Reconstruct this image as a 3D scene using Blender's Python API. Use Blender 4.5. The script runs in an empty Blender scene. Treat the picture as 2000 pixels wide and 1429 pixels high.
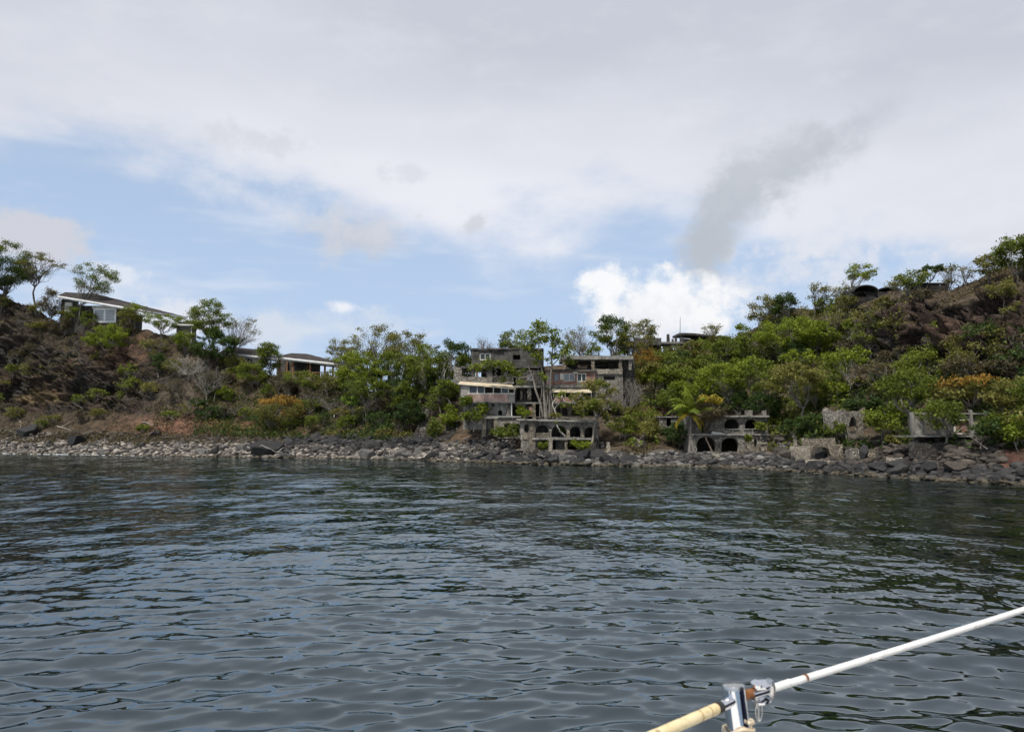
import bpy, math, random
import numpy as np
from mathutils import Vector

# ------------------------------------------------------------------ camera, sky, sun, exposure
W0, H0, FPX = 2000.0, 1429.0, 1482.0          # photograph size and focal length in its pixels
CAM_H = 3.1                                    # eye height above the sea
PITCH = math.atan((846.0 - H0 / 2) / FPX)      # horizon lies at row 846
SUN_EL, SUN_AZ = math.radians(58), math.radians(205)   # azimuth from +Y clockwise: behind the viewer, to the left

scene = bpy.context.scene
COL = scene.collection
cam_data = bpy.data.cameras.new('camera')
cam = bpy.data.objects.new('camera', cam_data)
COL.objects.link(cam)
cam.location = (0, 0, CAM_H)
cam.rotation_euler = (math.pi / 2 + PITCH, 0, 0)
cam_data.sensor_width = 36.0
cam_data.lens = 36.0 * FPX / W0
cam_data.clip_start = 0.05
cam_data.clip_end = 6000
cam_data.dof.use_dof = True
cam_data.dof.focus_distance = 85.0
cam_data.dof.aperture_fstop = 15.0
scene.camera = cam
scene.view_settings.view_transform = 'Standard'
scene.view_settings.look = 'None'
scene.view_settings.gamma = 1.0
scene.view_settings.exposure = 0.0
scene.render.engine = 'CYCLES'
scene.cycles.use_adaptive_sampling = True
scene.cycles.adaptive_threshold = 0.03
scene.cycles.max_bounces = 5
scene.cycles.diffuse_bounces = 2
scene.cycles.glossy_bounces = 2
scene.cycles.transmission_bounces = 3
scene.cycles.transparent_max_bounces = 6


class NT:
    """small helper that writes node trees as expressions"""
    def __init__(self, tree):
        self.t = tree
        self.n = tree.nodes
        self.l = tree.links

    def node(self, typ, **kw):
        nd = self.n.new(typ)
        for k, v in kw.items():
            setattr(nd, k, v)
        return nd

    def put(self, sock, v):
        if isinstance(v, bpy.types.NodeSocket):
            self.l.new(v, sock)
        elif isinstance(v, bpy.types.Node):
            self.l.new(v.outputs[0], sock)
        else:
            sock.default_value = v

    def m(self, op, a, b=0.0, c=0.0, clamp=False):
        nd = self.node('ShaderNodeMath', operation=op, use_clamp=clamp)
        self.put(nd.inputs[0], a)
        self.put(nd.inputs[1], b)
        self.put(nd.inputs[2], c)
        return nd.outputs[0]

    def add(self, a, b): return self.m('ADD', a, b)
    def sub(self, a, b): return self.m('SUBTRACT', a, b)
    def mul(self, a, b): return self.m('MULTIPLY', a, b)

    def smooth(self, v, lo, hi, o0=0.0, o1=1.0):
        nd = self.node('ShaderNodeMapRange', interpolation_type='SMOOTHSTEP')
        self.put(nd.inputs[0], v)
        for i, x in zip((1, 2, 3, 4), (lo, hi, o0, o1)):
            self.put(nd.inputs[i], x)
        return nd.outputs[0]

    def mix(self, f, a, b, blend='MIX'):
        nd = self.node('ShaderNodeMix', data_type='RGBA', blend_type=blend)
        self.put(nd.inputs[0], f)
        for s, v in ((nd.inputs[6], a), (nd.inputs[7], b)):
            if isinstance(v, (tuple, list)) and len(v) == 3:
                v = (*v, 1.0)
            self.put(s, v)
        return nd.outputs[2]

    def noise(self, vec, scale, detail=4.0, rough=0.55, dist=0.0, lac=2.0):
        nd = self.node('ShaderNodeTexNoise')
        if vec is not None:
            self.put(nd.inputs['Vector'], vec)
        nd.inputs['Scale'].default_value = scale
        nd.inputs['Detail'].default_value = detail
        nd.inputs['Roughness'].default_value = rough
        nd.inputs['Lacunarity'].default_value = lac
        nd.inputs['Distortion'].default_value = dist
        return nd

    def voronoi(self, vec, scale, feature='F1', rnd=1.0):
        nd = self.node('ShaderNodeTexVoronoi', feature=feature)
        if vec is not None:
            self.put(nd.inputs['Vector'], vec)
        nd.inputs['Scale'].default_value = scale
        nd.inputs['Randomness'].default_value = rnd
        return nd

    def mapping(self, vec, scale=(1, 1, 1), loc=(0, 0, 0), rot=(0, 0, 0)):
        nd = self.node('ShaderNodeMapping')
        self.put(nd.inputs[0], vec)
        nd.inputs[1].default_value = loc
        nd.inputs[2].default_value = rot
        nd.inputs[3].default_value = scale
        return nd.outputs[0]


def px_azel(px, py):
    """direction (azimuth, elevation) that a place in the sky has from the anchorage"""
    dx, du = (px - W0 / 2) / FPX, (H0 / 2 - py) / FPX
    y = math.cos(PITCH) - du * math.sin(PITCH)
    z = math.sin(PITCH) + du * math.cos(PITCH)
    return math.atan2(dx, y), math.atan2(z, math.hypot(dx, y))


def build_world():
    w = bpy.data.worlds.new('World')
    scene.world = w
    w.use_nodes = True
    w.cycles.sampling_method = 'MANUAL'
    w.cycles.sample_map_resolution = 512
    nt = NT(w.node_tree)
    nt.n.clear()
    out = nt.node('ShaderNodeOutputWorld')
    bg = nt.node('ShaderNodeBackground')
    bg.inputs['Strength'].default_value = 0.1
    nt.l.new(bg.outputs[0], out.inputs[0])
    sky = nt.node('ShaderNodeTexSky', sky_type='NISHITA')
    sky.sun_disc = False
    sky.sun_elevation = SUN_EL
    sky.sun_rotation = SUN_AZ
    sky.air_density = 1.0
    sky.dust_density = 1.2
    sky.ozone_density = 1.5
    tc = nt.node('ShaderNodeTexCoord')
    d = tc.outputs['Generated']
    sep = nt.node('ShaderNodeSeparateXYZ')
    nt.l.new(d, sep.inputs[0])
    X, Y, Z = sep.outputs
    az = nt.m('ARCTAN2', X, Y)
    el = nt.m('ARCSINE', Z)
    S = 10.0                                             # background strength is 0.1

    def rad(c):
        return tuple(x * S for x in c)
    # wispy turbulence, stretched sideways
    flat = nt.mapping(d, (1.0, 1.0, 2.2))
    n1 = nt.noise(flat, 3.2, 2, 0.56).outputs[0]
    n2 = nt.noise(flat, 10.0, 4, 0.6).outputs[0]
    n3 = nt.noise(nt.mapping(d, (1, 1, 3.4), (3.1, 1.7, 0.4)), 2.4, 2, 0.55).outputs[0]
    puff = nt.noise(d, 26.0, 4, 0.62).outputs[0]
    nn1 = nt.sub(n1, 0.5)
    nn2 = nt.sub(n2, 0.5)
    nnp = nt.sub(puff, 0.5)
    # clear sky, brightened by thin haze towards the horizon
    haze = nt.smooth(el, 0.50, -0.02, 0.62, 0.88)
    blue = nt.mix(haze, sky.outputs[0], rad((0.53, 0.68, 0.92)))
    # thin cirrus
    ci = nt.smooth(nt.noise(nt.mapping(d, (1, 1, 5.0), (0.3, 0, 0), (0, 0.12, 0)), 5.0, 3, 0.6).outputs[0], 0.50, 0.78, 0.0, 0.45)
    c = nt.mix(ci, blue, rad((0.80, 0.83, 0.90)))
    # main deck: its ragged lower edge sinks towards the right
    edge = nt.smooth(az, -0.62, 0.12, 0.335, 0.262)
    edge = nt.sub(edge, nt.smooth(az, 0.05, 0.6, 0.0, 0.07))
    t = nt.sub(el, edge)
    t = nt.add(t, nt.mul(nn1, 0.26))
    t = nt.add(t, nt.mul(nn2, 0.10))
    deck = nt.smooth(t, -0.035, 0.055)
    white = (0.83, 0.845, 0.91)
    grey = (0.575, 0.608, 0.69)
    g = nt.add(nt.smooth(el, 0.22, 0.60), nt.mul(nt.sub(n3, 0.5), 1.1))
    g = nt.add(g, nt.smooth(az, -0.15, 0.75, 0.0, 0.34))
    g = nt.add(g, nt.smooth(az, -0.30, -0.75, 0.0, 0.18))
    g = nt.m('ADD', g, 0.0, clamp=True)
    deckcol = nt.mix(g, rad(white), rad(grey))
    deckcol = nt.mix(nt.smooth(nn2, -0.05, 0.25, 0.0, 0.22), deckcol, rad((0.86, 0.87, 0.92)))
    c = nt.mix(deck, c, deckcol)

    ae = nt.node('ShaderNodeCombineXYZ')
    nt.put(ae.inputs[0], az)
    nt.put(ae.inputs[1], el)
    wobble = nt.add(nt.mul(nn2, 2.2), nt.mul(nnp, 2.6))

    def blob(px, py, rx, ry, col, soft=0.5, wob=1.0, opac=1.0, base=None, tilt=0.0):
        """one cloud: centre and half-size given by its bearing, edges broken by noise"""
        nonlocal c
        a0, e0 = px_azel(px, py)
        mp = nt.node('ShaderNodeMapping', vector_type='TEXTURE')
        nt.l.new(ae.outputs[0], mp.inputs[0])
        mp.inputs[1].default_value = (a0, e0, 0)
        mp.inputs[2].default_value = (0, 0, tilt)
        mp.inputs[3].default_value = (rx / FPX, ry / FPX, 1)
        ln = nt.node('ShaderNodeVectorMath', operation='LENGTH')
        nt.l.new(mp.outputs[0], ln.inputs[0])
        s = nt.m('MULTIPLY_ADD', wobble, -wob, ln.outputs['Value'])
        f = nt.smooth(s, 1.0, 1.0 - soft, 0.0, opac)
        cc = rad(col)
        if base is not None:
            sp = nt.node('ShaderNodeSeparateXYZ')
            nt.l.new(mp.outputs[0], sp.inputs[0])
            cc = nt.mix(nt.smooth(nt.add(sp.outputs[1], nt.mul(nnp, 2.0)), -0.7, 0.5), rad(base), rad(col))
        c = nt.mix(f, c, cc)

    # faint low banks near the horizon
    blob(560, 640, 260, 55, (0.70, 0.75, 0.83), 0.9, 0.7, 0.8)
    blob(330, 625, 120, 40, (0.80, 0.82, 0.88), 0.6, 0.8, 0.8)
    blob(235, 540, 60, 20, (0.80, 0.84, 0.91), 1.0, 1.4, 0.7)
    blob(1590, 520, 330, 60, (0.76, 0.79, 0.86), 1.2, 1.1, 0.8)
    blob(1050, 485, 110, 22, (0.80, 0.83, 0.90), 1.2, 0.8, 0.8)
    blob(470, 380, 300, 46, (0.80, 0.815, 0.875), 1.6, 0.5, 0.85, tilt=-0.25)
    blob(640, 340, 300, 60, (0.80, 0.815, 0.875), 1.4, 0.5, 0.85)
    blob(1690, 450, 330, 70, (0.78, 0.80, 0.86), 1.2, 1.1, 0.75)
    # grey puffs
    blob(30, 455, 125, 75, (0.64, 0.65, 0.71), 0.55, 0.55, 0.92)
    blob(690, 450, 135, 66, (0.66, 0.68, 0.74), 0.8, 0.6, 0.9, base=(0.58, 0.605, 0.67))
    blob(640, 490, 60, 40, (0.63, 0.66, 0.73), 0.9, 0.9, 0.6)
    blob(930, 440, 40, 20, (0.62, 0.64, 0.70), 0.9, 1.0, 0.75, tilt=0.5)
    blob(500, 270, 110, 38, (0.66, 0.68, 0.74), 1.1, 1.4, 0.7)
    blob(800, 335, 50, 20, (0.66, 0.68, 0.75), 1.1, 1.5, 0.55)
    # long dark plume rising to the right
    blob(1375, 485, 68, 90, (0.50, 0.54, 0.60), 0.8, 0.4, 1.0, tilt=-0.2)
    blob(1430, 390, 84, 130, (0.55, 0.585, 0.645), 0.8, 0.5, 1.0, base=(0.49, 0.53, 0.59), tilt=-0.62)
    blob(1540, 315, 165, 70, (0.56, 0.59, 0.65), 0.9, 0.55, 0.95, base=(0.49, 0.53, 0.59), tilt=0.5)
    blob(1650, 258, 160, 50, (0.53, 0.56, 0.625), 1.2, 0.55, 0.85, tilt=0.42)
    # bright cumulus behind the hill
    blob(1275, 600, 165, 90, (0.97, 0.975, 0.985), 0.6, 0.55, 1.0, base=(0.80, 0.83, 0.89))
    blob(1180, 545, 60, 40, (0.97, 0.97, 0.985), 0.55, 0.6, 0.95)
    blob(1375, 632, 56, 46, (0.95, 0.955, 0.97), 0.6, 0.5, 1.0, base=(0.82, 0.85, 0.91))
    blob(672, 602, 30, 17, (0.88, 0.90, 0.95), 1.2, 0.9, 0.9)
    nt.put(bg.inputs['Color'], c)


build_world()

sun_data = bpy.data.lights.new('sun', 'SUN')
sun_data.energy = 4.8
sun_data.angle = math.radians(7)
sun_data.color = (1.0, 0.95, 0.88)
sun = bpy.data.objects.new('sun', sun_data)
COL.objects.link(sun)
_sd = Vector((math.sin(SUN_AZ) * math.cos(SUN_EL), math.cos(SUN_AZ) * math.cos(SUN_EL), math.sin(SUN_EL)))
sun.rotation_euler = _sd.to_track_quat('Z', 'Y').to_euler()
sun.location = _sd * 200

# ------------------------------------------------------------------ helpers
rng = np.random.default_rng(7)
random.seed(7)


def P(px, py, D):
    """the point at forward distance D that lies on the bearing of photograph pixel (px, py)"""
    dx, du = (px - W0 / 2) / FPX, (H0 / 2 - py) / FPX
    y = math.cos(PITCH) - du * math.sin(PITCH)
    z = math.sin(PITCH) + du * math.cos(PITCH)
    t = D / y
    return np.array((dx * t, D, CAM_H + z * t))


def tag(o, label=None, cat=None, group=None, kind=None):
    if label: o['label'] = label
    if cat: o['category'] = cat
    if group: o['group'] = group
    if kind: o['kind'] = kind
    return o


def empty(name, loc=(0, 0, 0), rz=0.0):
    o = bpy.data.objects.new(name, None)
    o.empty_display_size = 0.3
    o.location = loc
    o.rotation_euler = (0, 0, rz)
    COL.objects.link(o)
    return o


def link_mesh(name, me, mat=None, parent=None, loc=None):
    o = bpy.data.objects.new(name, me)
    if mat is not None and not me.materials:
        me.materials.append(mat)
    COL.objects.link(o)
    if parent is not None:
        o.parent = parent
    if loc is not None:
        o.location = loc
    return o


def fast_mesh(name, verts, faces, smooth=False):
    """verts (n,3); faces (m,k) with k constant"""
    me = bpy.data.meshes.new(name)
    verts = np.ascontiguousarray(verts, dtype=np.float32)
    faces = np.ascontiguousarray(faces, dtype=np.int32)
    m, k = faces.shape
    me.vertices.add(len(verts))
    me.vertices.foreach_set('co', verts.ravel())
    me.loops.add(m * k)
    me.loops.foreach_set('vertex_index', faces.ravel())
    me.polygons.add(m)
    me.polygons.foreach_set('loop_start', np.arange(0, m * k, k, dtype=np.int32))
    me.polygons.foreach_set('loop_total', np.full(m, k, dtype=np.int32))
    if smooth:
        me.polygons.foreach_set('use_smooth', np.ones(m, dtype=bool))
    me.update(calc_edges=True)
    return me


def set_float(me, name, arr, domain='POINT'):
    a = me.attributes.new(name, 'FLOAT', domain)
    a.data.foreach_set('value', np.ascontiguousarray(arr, dtype=np.float32))


def set_color(me, name, arr):
    a = me.attributes.new(name, 'FLOAT_COLOR', 'POINT')
    arr = np.concatenate([arr, np.ones((len(arr), 1))], axis=1)
    a.data.foreach_set('color', np.ascontiguousarray(arr, dtype=np.float32).ravel())


class MB:
    """collects boxes, tubes and prisms into one mesh"""
    def __init__(self):
        self.v, self.f = [], []

    def raw(self, vs, fs):
        o = len(self.v)
        self.v += [tuple(map(float, p)) for p in vs]
        self.f += [tuple(i + o for i in f) for f in fs]
        return self

    def box(self, x0, x1, y0, y1, z0, z1, jit=0.0):
        vs = [(x, y, z) for z in (z0, z1) for y in (y0, y1) for x in (x0, x1)]
        if jit:
            vs = [tuple(c + random.uniform(-jit, jit) for c in p) for p in vs]
        return self.raw(vs, [(0, 2, 3, 1), (4, 5, 7, 6), (0, 1, 5, 4), (2, 6, 7, 3), (0, 4, 6, 2), (1, 3, 7, 5)])

    def prism(self, base, top):
        n = len(base)
        fs = [tuple(range(n - 1, -1, -1)), tuple(range(n, 2 * n))]
        fs += [(i, (i + 1) % n, n + (i + 1) % n, n + i) for i in range(n)]
        return self.raw(list(base) + list(top), fs)

    def tube(self, pts, radii, sides=6, cap=True):
        pts = [np.asarray(p, float) for p in pts]
        o = len(self.v)
        n = len(pts)
        prev = None
        for i, p in enumerate(pts):
            t = pts[min(i + 1, n - 1)] - pts[max(i - 1, 0)]
            t = t / (np.linalg.norm(t) + 1e-9)
            if prev is None:
                a = np.cross(t, (0.3, 0.9, 0.2) if abs(t[2]) > 0.8 else (0, 0, 1))
            else:
                a = prev - t * np.dot(prev, t)
            a = a / (np.linalg.norm(a) + 1e-9)
            prev = a
            b = np.cross(t, a)
            for k in range(sides):
                th = 2 * math.pi * k / sides
                q = p + radii[i] * (math.cos(th) * a + math.sin(th) * b)
                self.v.append((float(q[0]), float(q[1]), float(q[2])))
        for i in range(n - 1):
            for k in range(sides):
                k2 = (k + 1) % sides
                self.f.append((o + i * sides + k, o + i * sides + k2, o + (i + 1) * sides + k2, o + (i + 1) * sides + k))
        if cap:
            self.f.append(tuple(o + k for k in range(sides))[::-1])
            self.f.append(tuple(o + (n - 1) * sides + k for k in range(sides)))
        return self

    def mesh(self, name, smooth=False):
        me = bpy.data.meshes.new(name)
        me.from_pydata(self.v, [], self.f)
        if smooth:
            me.polygons.foreach_set('use_smooth', np.ones(len(me.polygons), dtype=bool))
        me.update()
        return me

    def build(self, name, mat, parent=None, smooth=False):
        return link_mesh(name, self.mesh(name, smooth), mat, parent)


# ---- numpy noise
def _hash(ix, iy, iz, seed):
    h = (ix.astype(np.int64) * 374761393 + iy.astype(np.int64) * 668265263 + iz.astype(np.int64) * 2147483647 + seed * 974711) & 0xFFFFFFFF
    h = ((h ^ (h >> 13)) * 1274126177) & 0xFFFFFFFF
    h = ((h ^ (h >> 16)) * 2246822519) & 0xFFFFFFFF
    h = h ^ (h >> 15)
    return (h & 0xFFFFFF) / float(0x1000000)


def vnoise(p, seed=0):
    i = np.floor(p).astype(np.int64)
    f = p - i
    f = f * f * (3 - 2 * f)
    r = 0
    for dx in (0, 1):
        for dy in (0, 1):
            for dz in (0, 1):
                w = (f[:, 0] if dx else 1 - f[:, 0]) * (f[:, 1] if dy else 1 - f[:, 1]) * (f[:, 2] if dz else 1 - f[:, 2])
                r = r + w * _hash(i[:, 0] + dx, i[:, 1] + dy, i[:, 2] + dz, seed)
    return r


def fbm(p, octv=4, seed=0, gain=0.5):
    r, a, s = 0, 1.0, 0
    for o in range(octv):
        r = r + a * (vnoise(p * (2.03 ** o) + 17.3 * o, seed + o) - 0.5)
        s += a
        a *= gain
    return r / s * 2


def worley(p, seed=0):
    i = np.floor(p).astype(np.int64)
    best = np.full(len(p), 9e9)
    sec = np.full(len(p), 9e9)
    cid = np.zeros(len(p))
    tilt = np.zeros(len(p))
    for dx in (-1, 0, 1):
        for dy in (-1, 0, 1):
            for dz in (-1, 0, 1):
                a, b, c = i[:, 0] + dx, i[:, 1] + dy, i[:, 2] + dz
                q = np.stack([a + _hash(a, b, c, seed), b + _hash(a, b, c, seed + 1), c + _hash(a, b, c, seed + 2)], 1)
                dd = ((p - q) ** 2).sum(1)
                nb = dd < best
                sec = np.where(nb, best, np.minimum(sec, dd))
                cid = np.where(nb, _hash(a, b, c, seed + 3), cid)
                df = p - q
                tl = df[:, 0] * (_hash(a, b, c, seed + 4) - .5) + df[:, 1] * (_hash(a, b, c, seed + 5) - .5) + df[:, 2] * (_hash(a, b, c, seed + 6) - .5)
                tilt = np.where(nb, tl, tilt)
                best = np.where(nb, dd, best)
    return np.sqrt(best), np.sqrt(sec), cid, tilt * 2


# ------------------------------------------------------------------ materials
def new_mat(name):
    m = bpy.data.materials.new(name)
    m.use_nodes = True
    nt = NT(m.node_tree)
    b = nt.n['Principled BSDF']
    return m, nt, b


def obj_coords(nt):
    return nt.node('ShaderNodeTexCoord').outputs['Object']


def world_coords(nt):
    return nt.node('ShaderNodeNewGeometry').outputs['Position']


def bump(nt, b, height, dist, strength=1.0):
    nd = nt.node('ShaderNodeBump')
    nd.inputs['Strength'].default_value = strength
    nt.put(nd.inputs['Distance'], dist)
    nt.put(nd.inputs['Height'], height)
    nt.l.new(nd.outputs[0], b.inputs['Normal'])
    return nd


def mat_masonry(name, stone_a, stone_b, mortar, scale=6.4, moss=0.25):
    m, nt, b = new_mat(name)
    co = world_coords(nt)
    wob = nt.noise(co, 1.3, 3).outputs[1]
    v = nt.node('ShaderNodeVectorMath', operation='MULTIPLY_ADD')
    nt.put(v.inputs[0], wob)
    v.inputs[1].default_value = (0.3, 0.3, 0.3)
    nt.put(v.inputs[2], co)
    cell = nt.voronoi(v.outputs[0], scale)
    edge = nt.voronoi(v.outputs[0], scale, 'DISTANCE_TO_EDGE').outputs[0]
    sepc = nt.node('ShaderNodeSeparateColor')
    nt.l.new(cell.outputs['Color'], sepc.inputs[0])
    col = nt.mix(sepc.outputs[0], stone_a, stone_b)
    col = nt.mix(nt.smooth(sepc.outputs[1], 0.5, 1.0, 0.0, 0.35), col, tuple(x * 0.4 for x in stone_a))
    col = nt.mix(nt.smooth(edge, 0.10, 0.03), col, mortar)
    dirt = nt.noise(co, 0.55, 5, 0.62).outputs[0]
    col = nt.mix(nt.smooth(dirt, 0.48, 0.70, 0.0, 0.62), col, (0.04, 0.037, 0.032))
    ms = nt.noise(nt.mapping(co, (1, 1, 1), (7, 3, 1)), 0.8, 5, 0.6).outputs[0]
    col = nt.mix(nt.smooth(ms, 0.55, 0.75, 0.0, moss), col, (0.07, 0.085, 0.03))
    nt.put(b.inputs['Base Color'], col)
    b.inputs['Roughness'].default_value = 0.92
    b.inputs['Specular IOR Level'].default_value = 0.25
    hgt = nt.add(nt.smooth(edge, 0.0, 0.16), nt.mul(sepc.outputs[2], 0.8))
    bump(nt, b, hgt, 0.10, 0.9)
    return m


def mat_rough(name, ca, cb, dark, scale=1.2, streak=True, rough=0.9, bumpd=0.03, dirt=0.7):
    """weathered plaster / concrete / timber"""
    m, nt, b = new_mat(name)
    co = world_coords(nt)
    n = nt.noise(co, scale, 6, 0.62).outputs[0]
    col = nt.mix(nt.smooth(n, 0.35, 0.65), ca, cb)
    st = nt.noise(nt.mapping(co, (2.4, 2.4, 0.5 if streak else 2.4)), 1.1, 5, 0.6).outputs[0]
    col = nt.mix(nt.smooth(st, 0.48, 0.72, 0.0, dirt), col, dark)
    nt.put(b.inputs['Base Color'], col)
    b.inputs['Roughness'].default_value = rough
    b.inputs['Specular IOR Level'].default_value = 0.25
    bump(nt, b, nt.noise(co, 9.0, 4, 0.6).outputs[0], bumpd, 0.6)
    return m


def mat_plain(name, col, rough=0.6, metal=0.0, var=0.25, scale=6.0):
    m, nt, b = new_mat(name)
    n = nt.noise(obj_coords(nt), scale, 4, 0.6).outputs[0]
    c = nt.mix(nt.smooth(n, 0.35, 0.7, 0.0, 1.0), col, tuple(x * (1 - var) for x in col))
    nt.put(b.inputs['Base Color'], c)
    b.inputs['Roughness'].default_value = rough
    b.inputs['Metallic'].default_value = metal
    return m


def mat_leaf(name, dark, mid, light, trans=0.35):
    m, nt, b = new_mat(name)
    at = nt.node('ShaderNodeAttribute', attribute_name='tint')
    oi = nt.node('ShaderNodeObjectInfo')
    f = nt.add(at.outputs['Fac'], nt.mul(nt.sub(oi.outputs['Random'], 0.5), 0.28))
    cr = nt.node('ShaderNodeValToRGB')
    cr.color_ramp.elements[0].position = 0.08
    cr.color_ramp.elements[0].color = (*dark, 1)
    cr.color_ramp.elements[1].position = 0.95
    cr.color_ramp.elements[1].color = (*light, 1)
    e = cr.color_ramp.elements.new(0.5)
    e.color = (*mid, 1)
    nt.put(cr.inputs[0], f)
    nt.put(b.inputs['Base Color'], cr.outputs[0])
    b.inputs['Roughness'].default_value = 0.62
    b.inputs['Specular IOR Level'].default_value = 0.3
    tr = nt.node('ShaderNodeBsdfTranslucent')
    nt.put(tr.inputs[0], nt.mix(0.5, cr.outputs[0], light))
    mx = nt.node('ShaderNodeMixShader')
    mx.inputs[0].default_value = trans
    nt.l.new(b.outputs[0], mx.inputs[1])
    nt.l.new(tr.outputs[0], mx.inputs[2])
    nt.l.new(mx.outputs[0], nt.n['Material Output'].inputs[0])
    return m


def mat_ground():
    m, nt, b = new_mat('hillside ground')
    at = nt.node('ShaderNodeAttribute', attribute_name='ground')
    co = world_coords(nt)
    n = nt.noise(co, 0.9, 5, 0.68).outputs[0]
    col = nt.mix(nt.smooth(n, 0.32, 0.70), nt.mix(1.0, at.outputs['Color'], (0.42, 0.42, 0.42), 'MULTIPLY'), nt.mix(1.0, at.outputs['Color'], (1.5, 1.45, 1.4), 'MULTIPLY'))
    v = nt.voronoi(nt.mapping(co, (1, 1, 1.6)), 1.7)
    sc = nt.node('ShaderNodeSeparateColor')
    nt.l.new(v.outputs['Color'], sc.inputs[0])
    col = nt.mix(nt.smooth(sc.outputs[0], 0.6, 1.0, 0.0, 0.5), col, nt.mix(1.0, at.outputs['Color'], (1.9, 1.85, 1.8), 'MULTIPLY'))
    lich = nt.noise(co, 3.3, 3, 0.7).outputs[0]
    col = nt.mix(nt.smooth(lich, 0.60, 0.74, 0.0, 0.5), col, (0.17, 0.16, 0.14))
    nt.put(b.inputs['Base Color'], col)
    b.inputs['Roughness'].default_value = 0.95
    b.inputs['Specular IOR Level'].default_value = 0.2
    h = nt.noise(co, 2.2, 3, 0.68).outputs[0]
    bump(nt, b, h, 0.5, 0.9)
    return m


def mat_rock(name, ca, cb, tide=True):
    m, nt, b = new_mat(name)
    co = world_coords(nt)
    oi = nt.node('ShaderNodeObjectInfo')
    at = nt.node('ShaderNodeAttribute', attribute_name='tint')
    n = nt.noise(co, 2.1, 6, 0.65).outputs[0]
    f = nt.add(nt.mul(oi.outputs['Random'], 0.55), nt.mul(nt.sub(n, 0.5), 1.3))
    f = nt.m('ADD', f, at.outputs['Fac'], clamp=True)
    col = nt.mix(f, ca, cb)
    if tide:
        z = nt.node('ShaderNodeSeparateXYZ')
        nt.l.new(co, z.inputs[0])
        zz = nt.add(z.outputs[2], nt.mul(nt.sub(n, 0.5), 1.1))
        col = nt.mix(nt.smooth(zz, 0.30, 0.10, 0.0, 0.6), col, (0.16, 0.13, 0.08))
        col = nt.mix(nt.smooth(zz, 0.12, 0.0, 0.0, 0.9), col, (0.035, 0.028, 0.018))
    nt.put(b.inputs['Base Color'], col)
    b.inputs['Roughness'].default_value = 0.85
    b.inputs['Specular IOR Level'].default_value = 0.3
    bump(nt, b, nt.noise(co, 3.5, 4, 0.7).outputs[0], 0.25, 0.9)
    return m


def mat_water():
    m, nt, b = new_mat('sea water')
    co = world_coords(nt)
    at = nt.node('ShaderNodeAttribute', attribute_name='chop')
    a = nt.noise(nt.mapping(co, (1.5, 0.75, 1)), 0.36, 1, 0.5).outputs[0]
    c = nt.noise(nt.mapping(co, (1.0, 0.8, 1), (4, 9, 0)), 2.2, 2, 0.5).outputs[0]
    h = nt.add(nt.mul(a, 0.30), nt.mul(c, 0.085))
    big = nt.smooth(nt.noise(nt.mapping(co, (0.5, 1, 1)), 0.07, 1, 0.5).outputs[0], 0.3, 0.7, 0.65, 1.25)
    h = nt.mul(nt.mul(h, big), at.outputs['Fac'])
    nt.n.remove(b)
    body = nt.node('ShaderNodeBsdfDiffuse')
    body.inputs['Color'].default_value = (0.0007, 0.0042, 0.0046, 1)
    gl = nt.node('ShaderNodeBsdfGlossy')
    gl.inputs['Color'].default_value = (0.87, 0.96, 1.0, 1)
    gl.inputs['Roughness'].default_value = 0.025
    fr = nt.node('ShaderNodeFresnel')
    fr.inputs['IOR'].default_value = 2.15
    bp = bump(nt, gl, h, 1.0, 1.0)
    nt.l.new(bp.outputs[0], fr.inputs['Normal'])
    mx = nt.node('ShaderNodeMixShader')
    nt.l.new(fr.outputs[0], mx.inputs[0])
    nt.l.new(body.outputs[0], mx.inputs[1])
    nt.l.new(gl.outputs[0], mx.inputs[2])
    nt.l.new(mx.outputs[0], nt.n['Material Output'].inputs[0])
    return m


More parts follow.
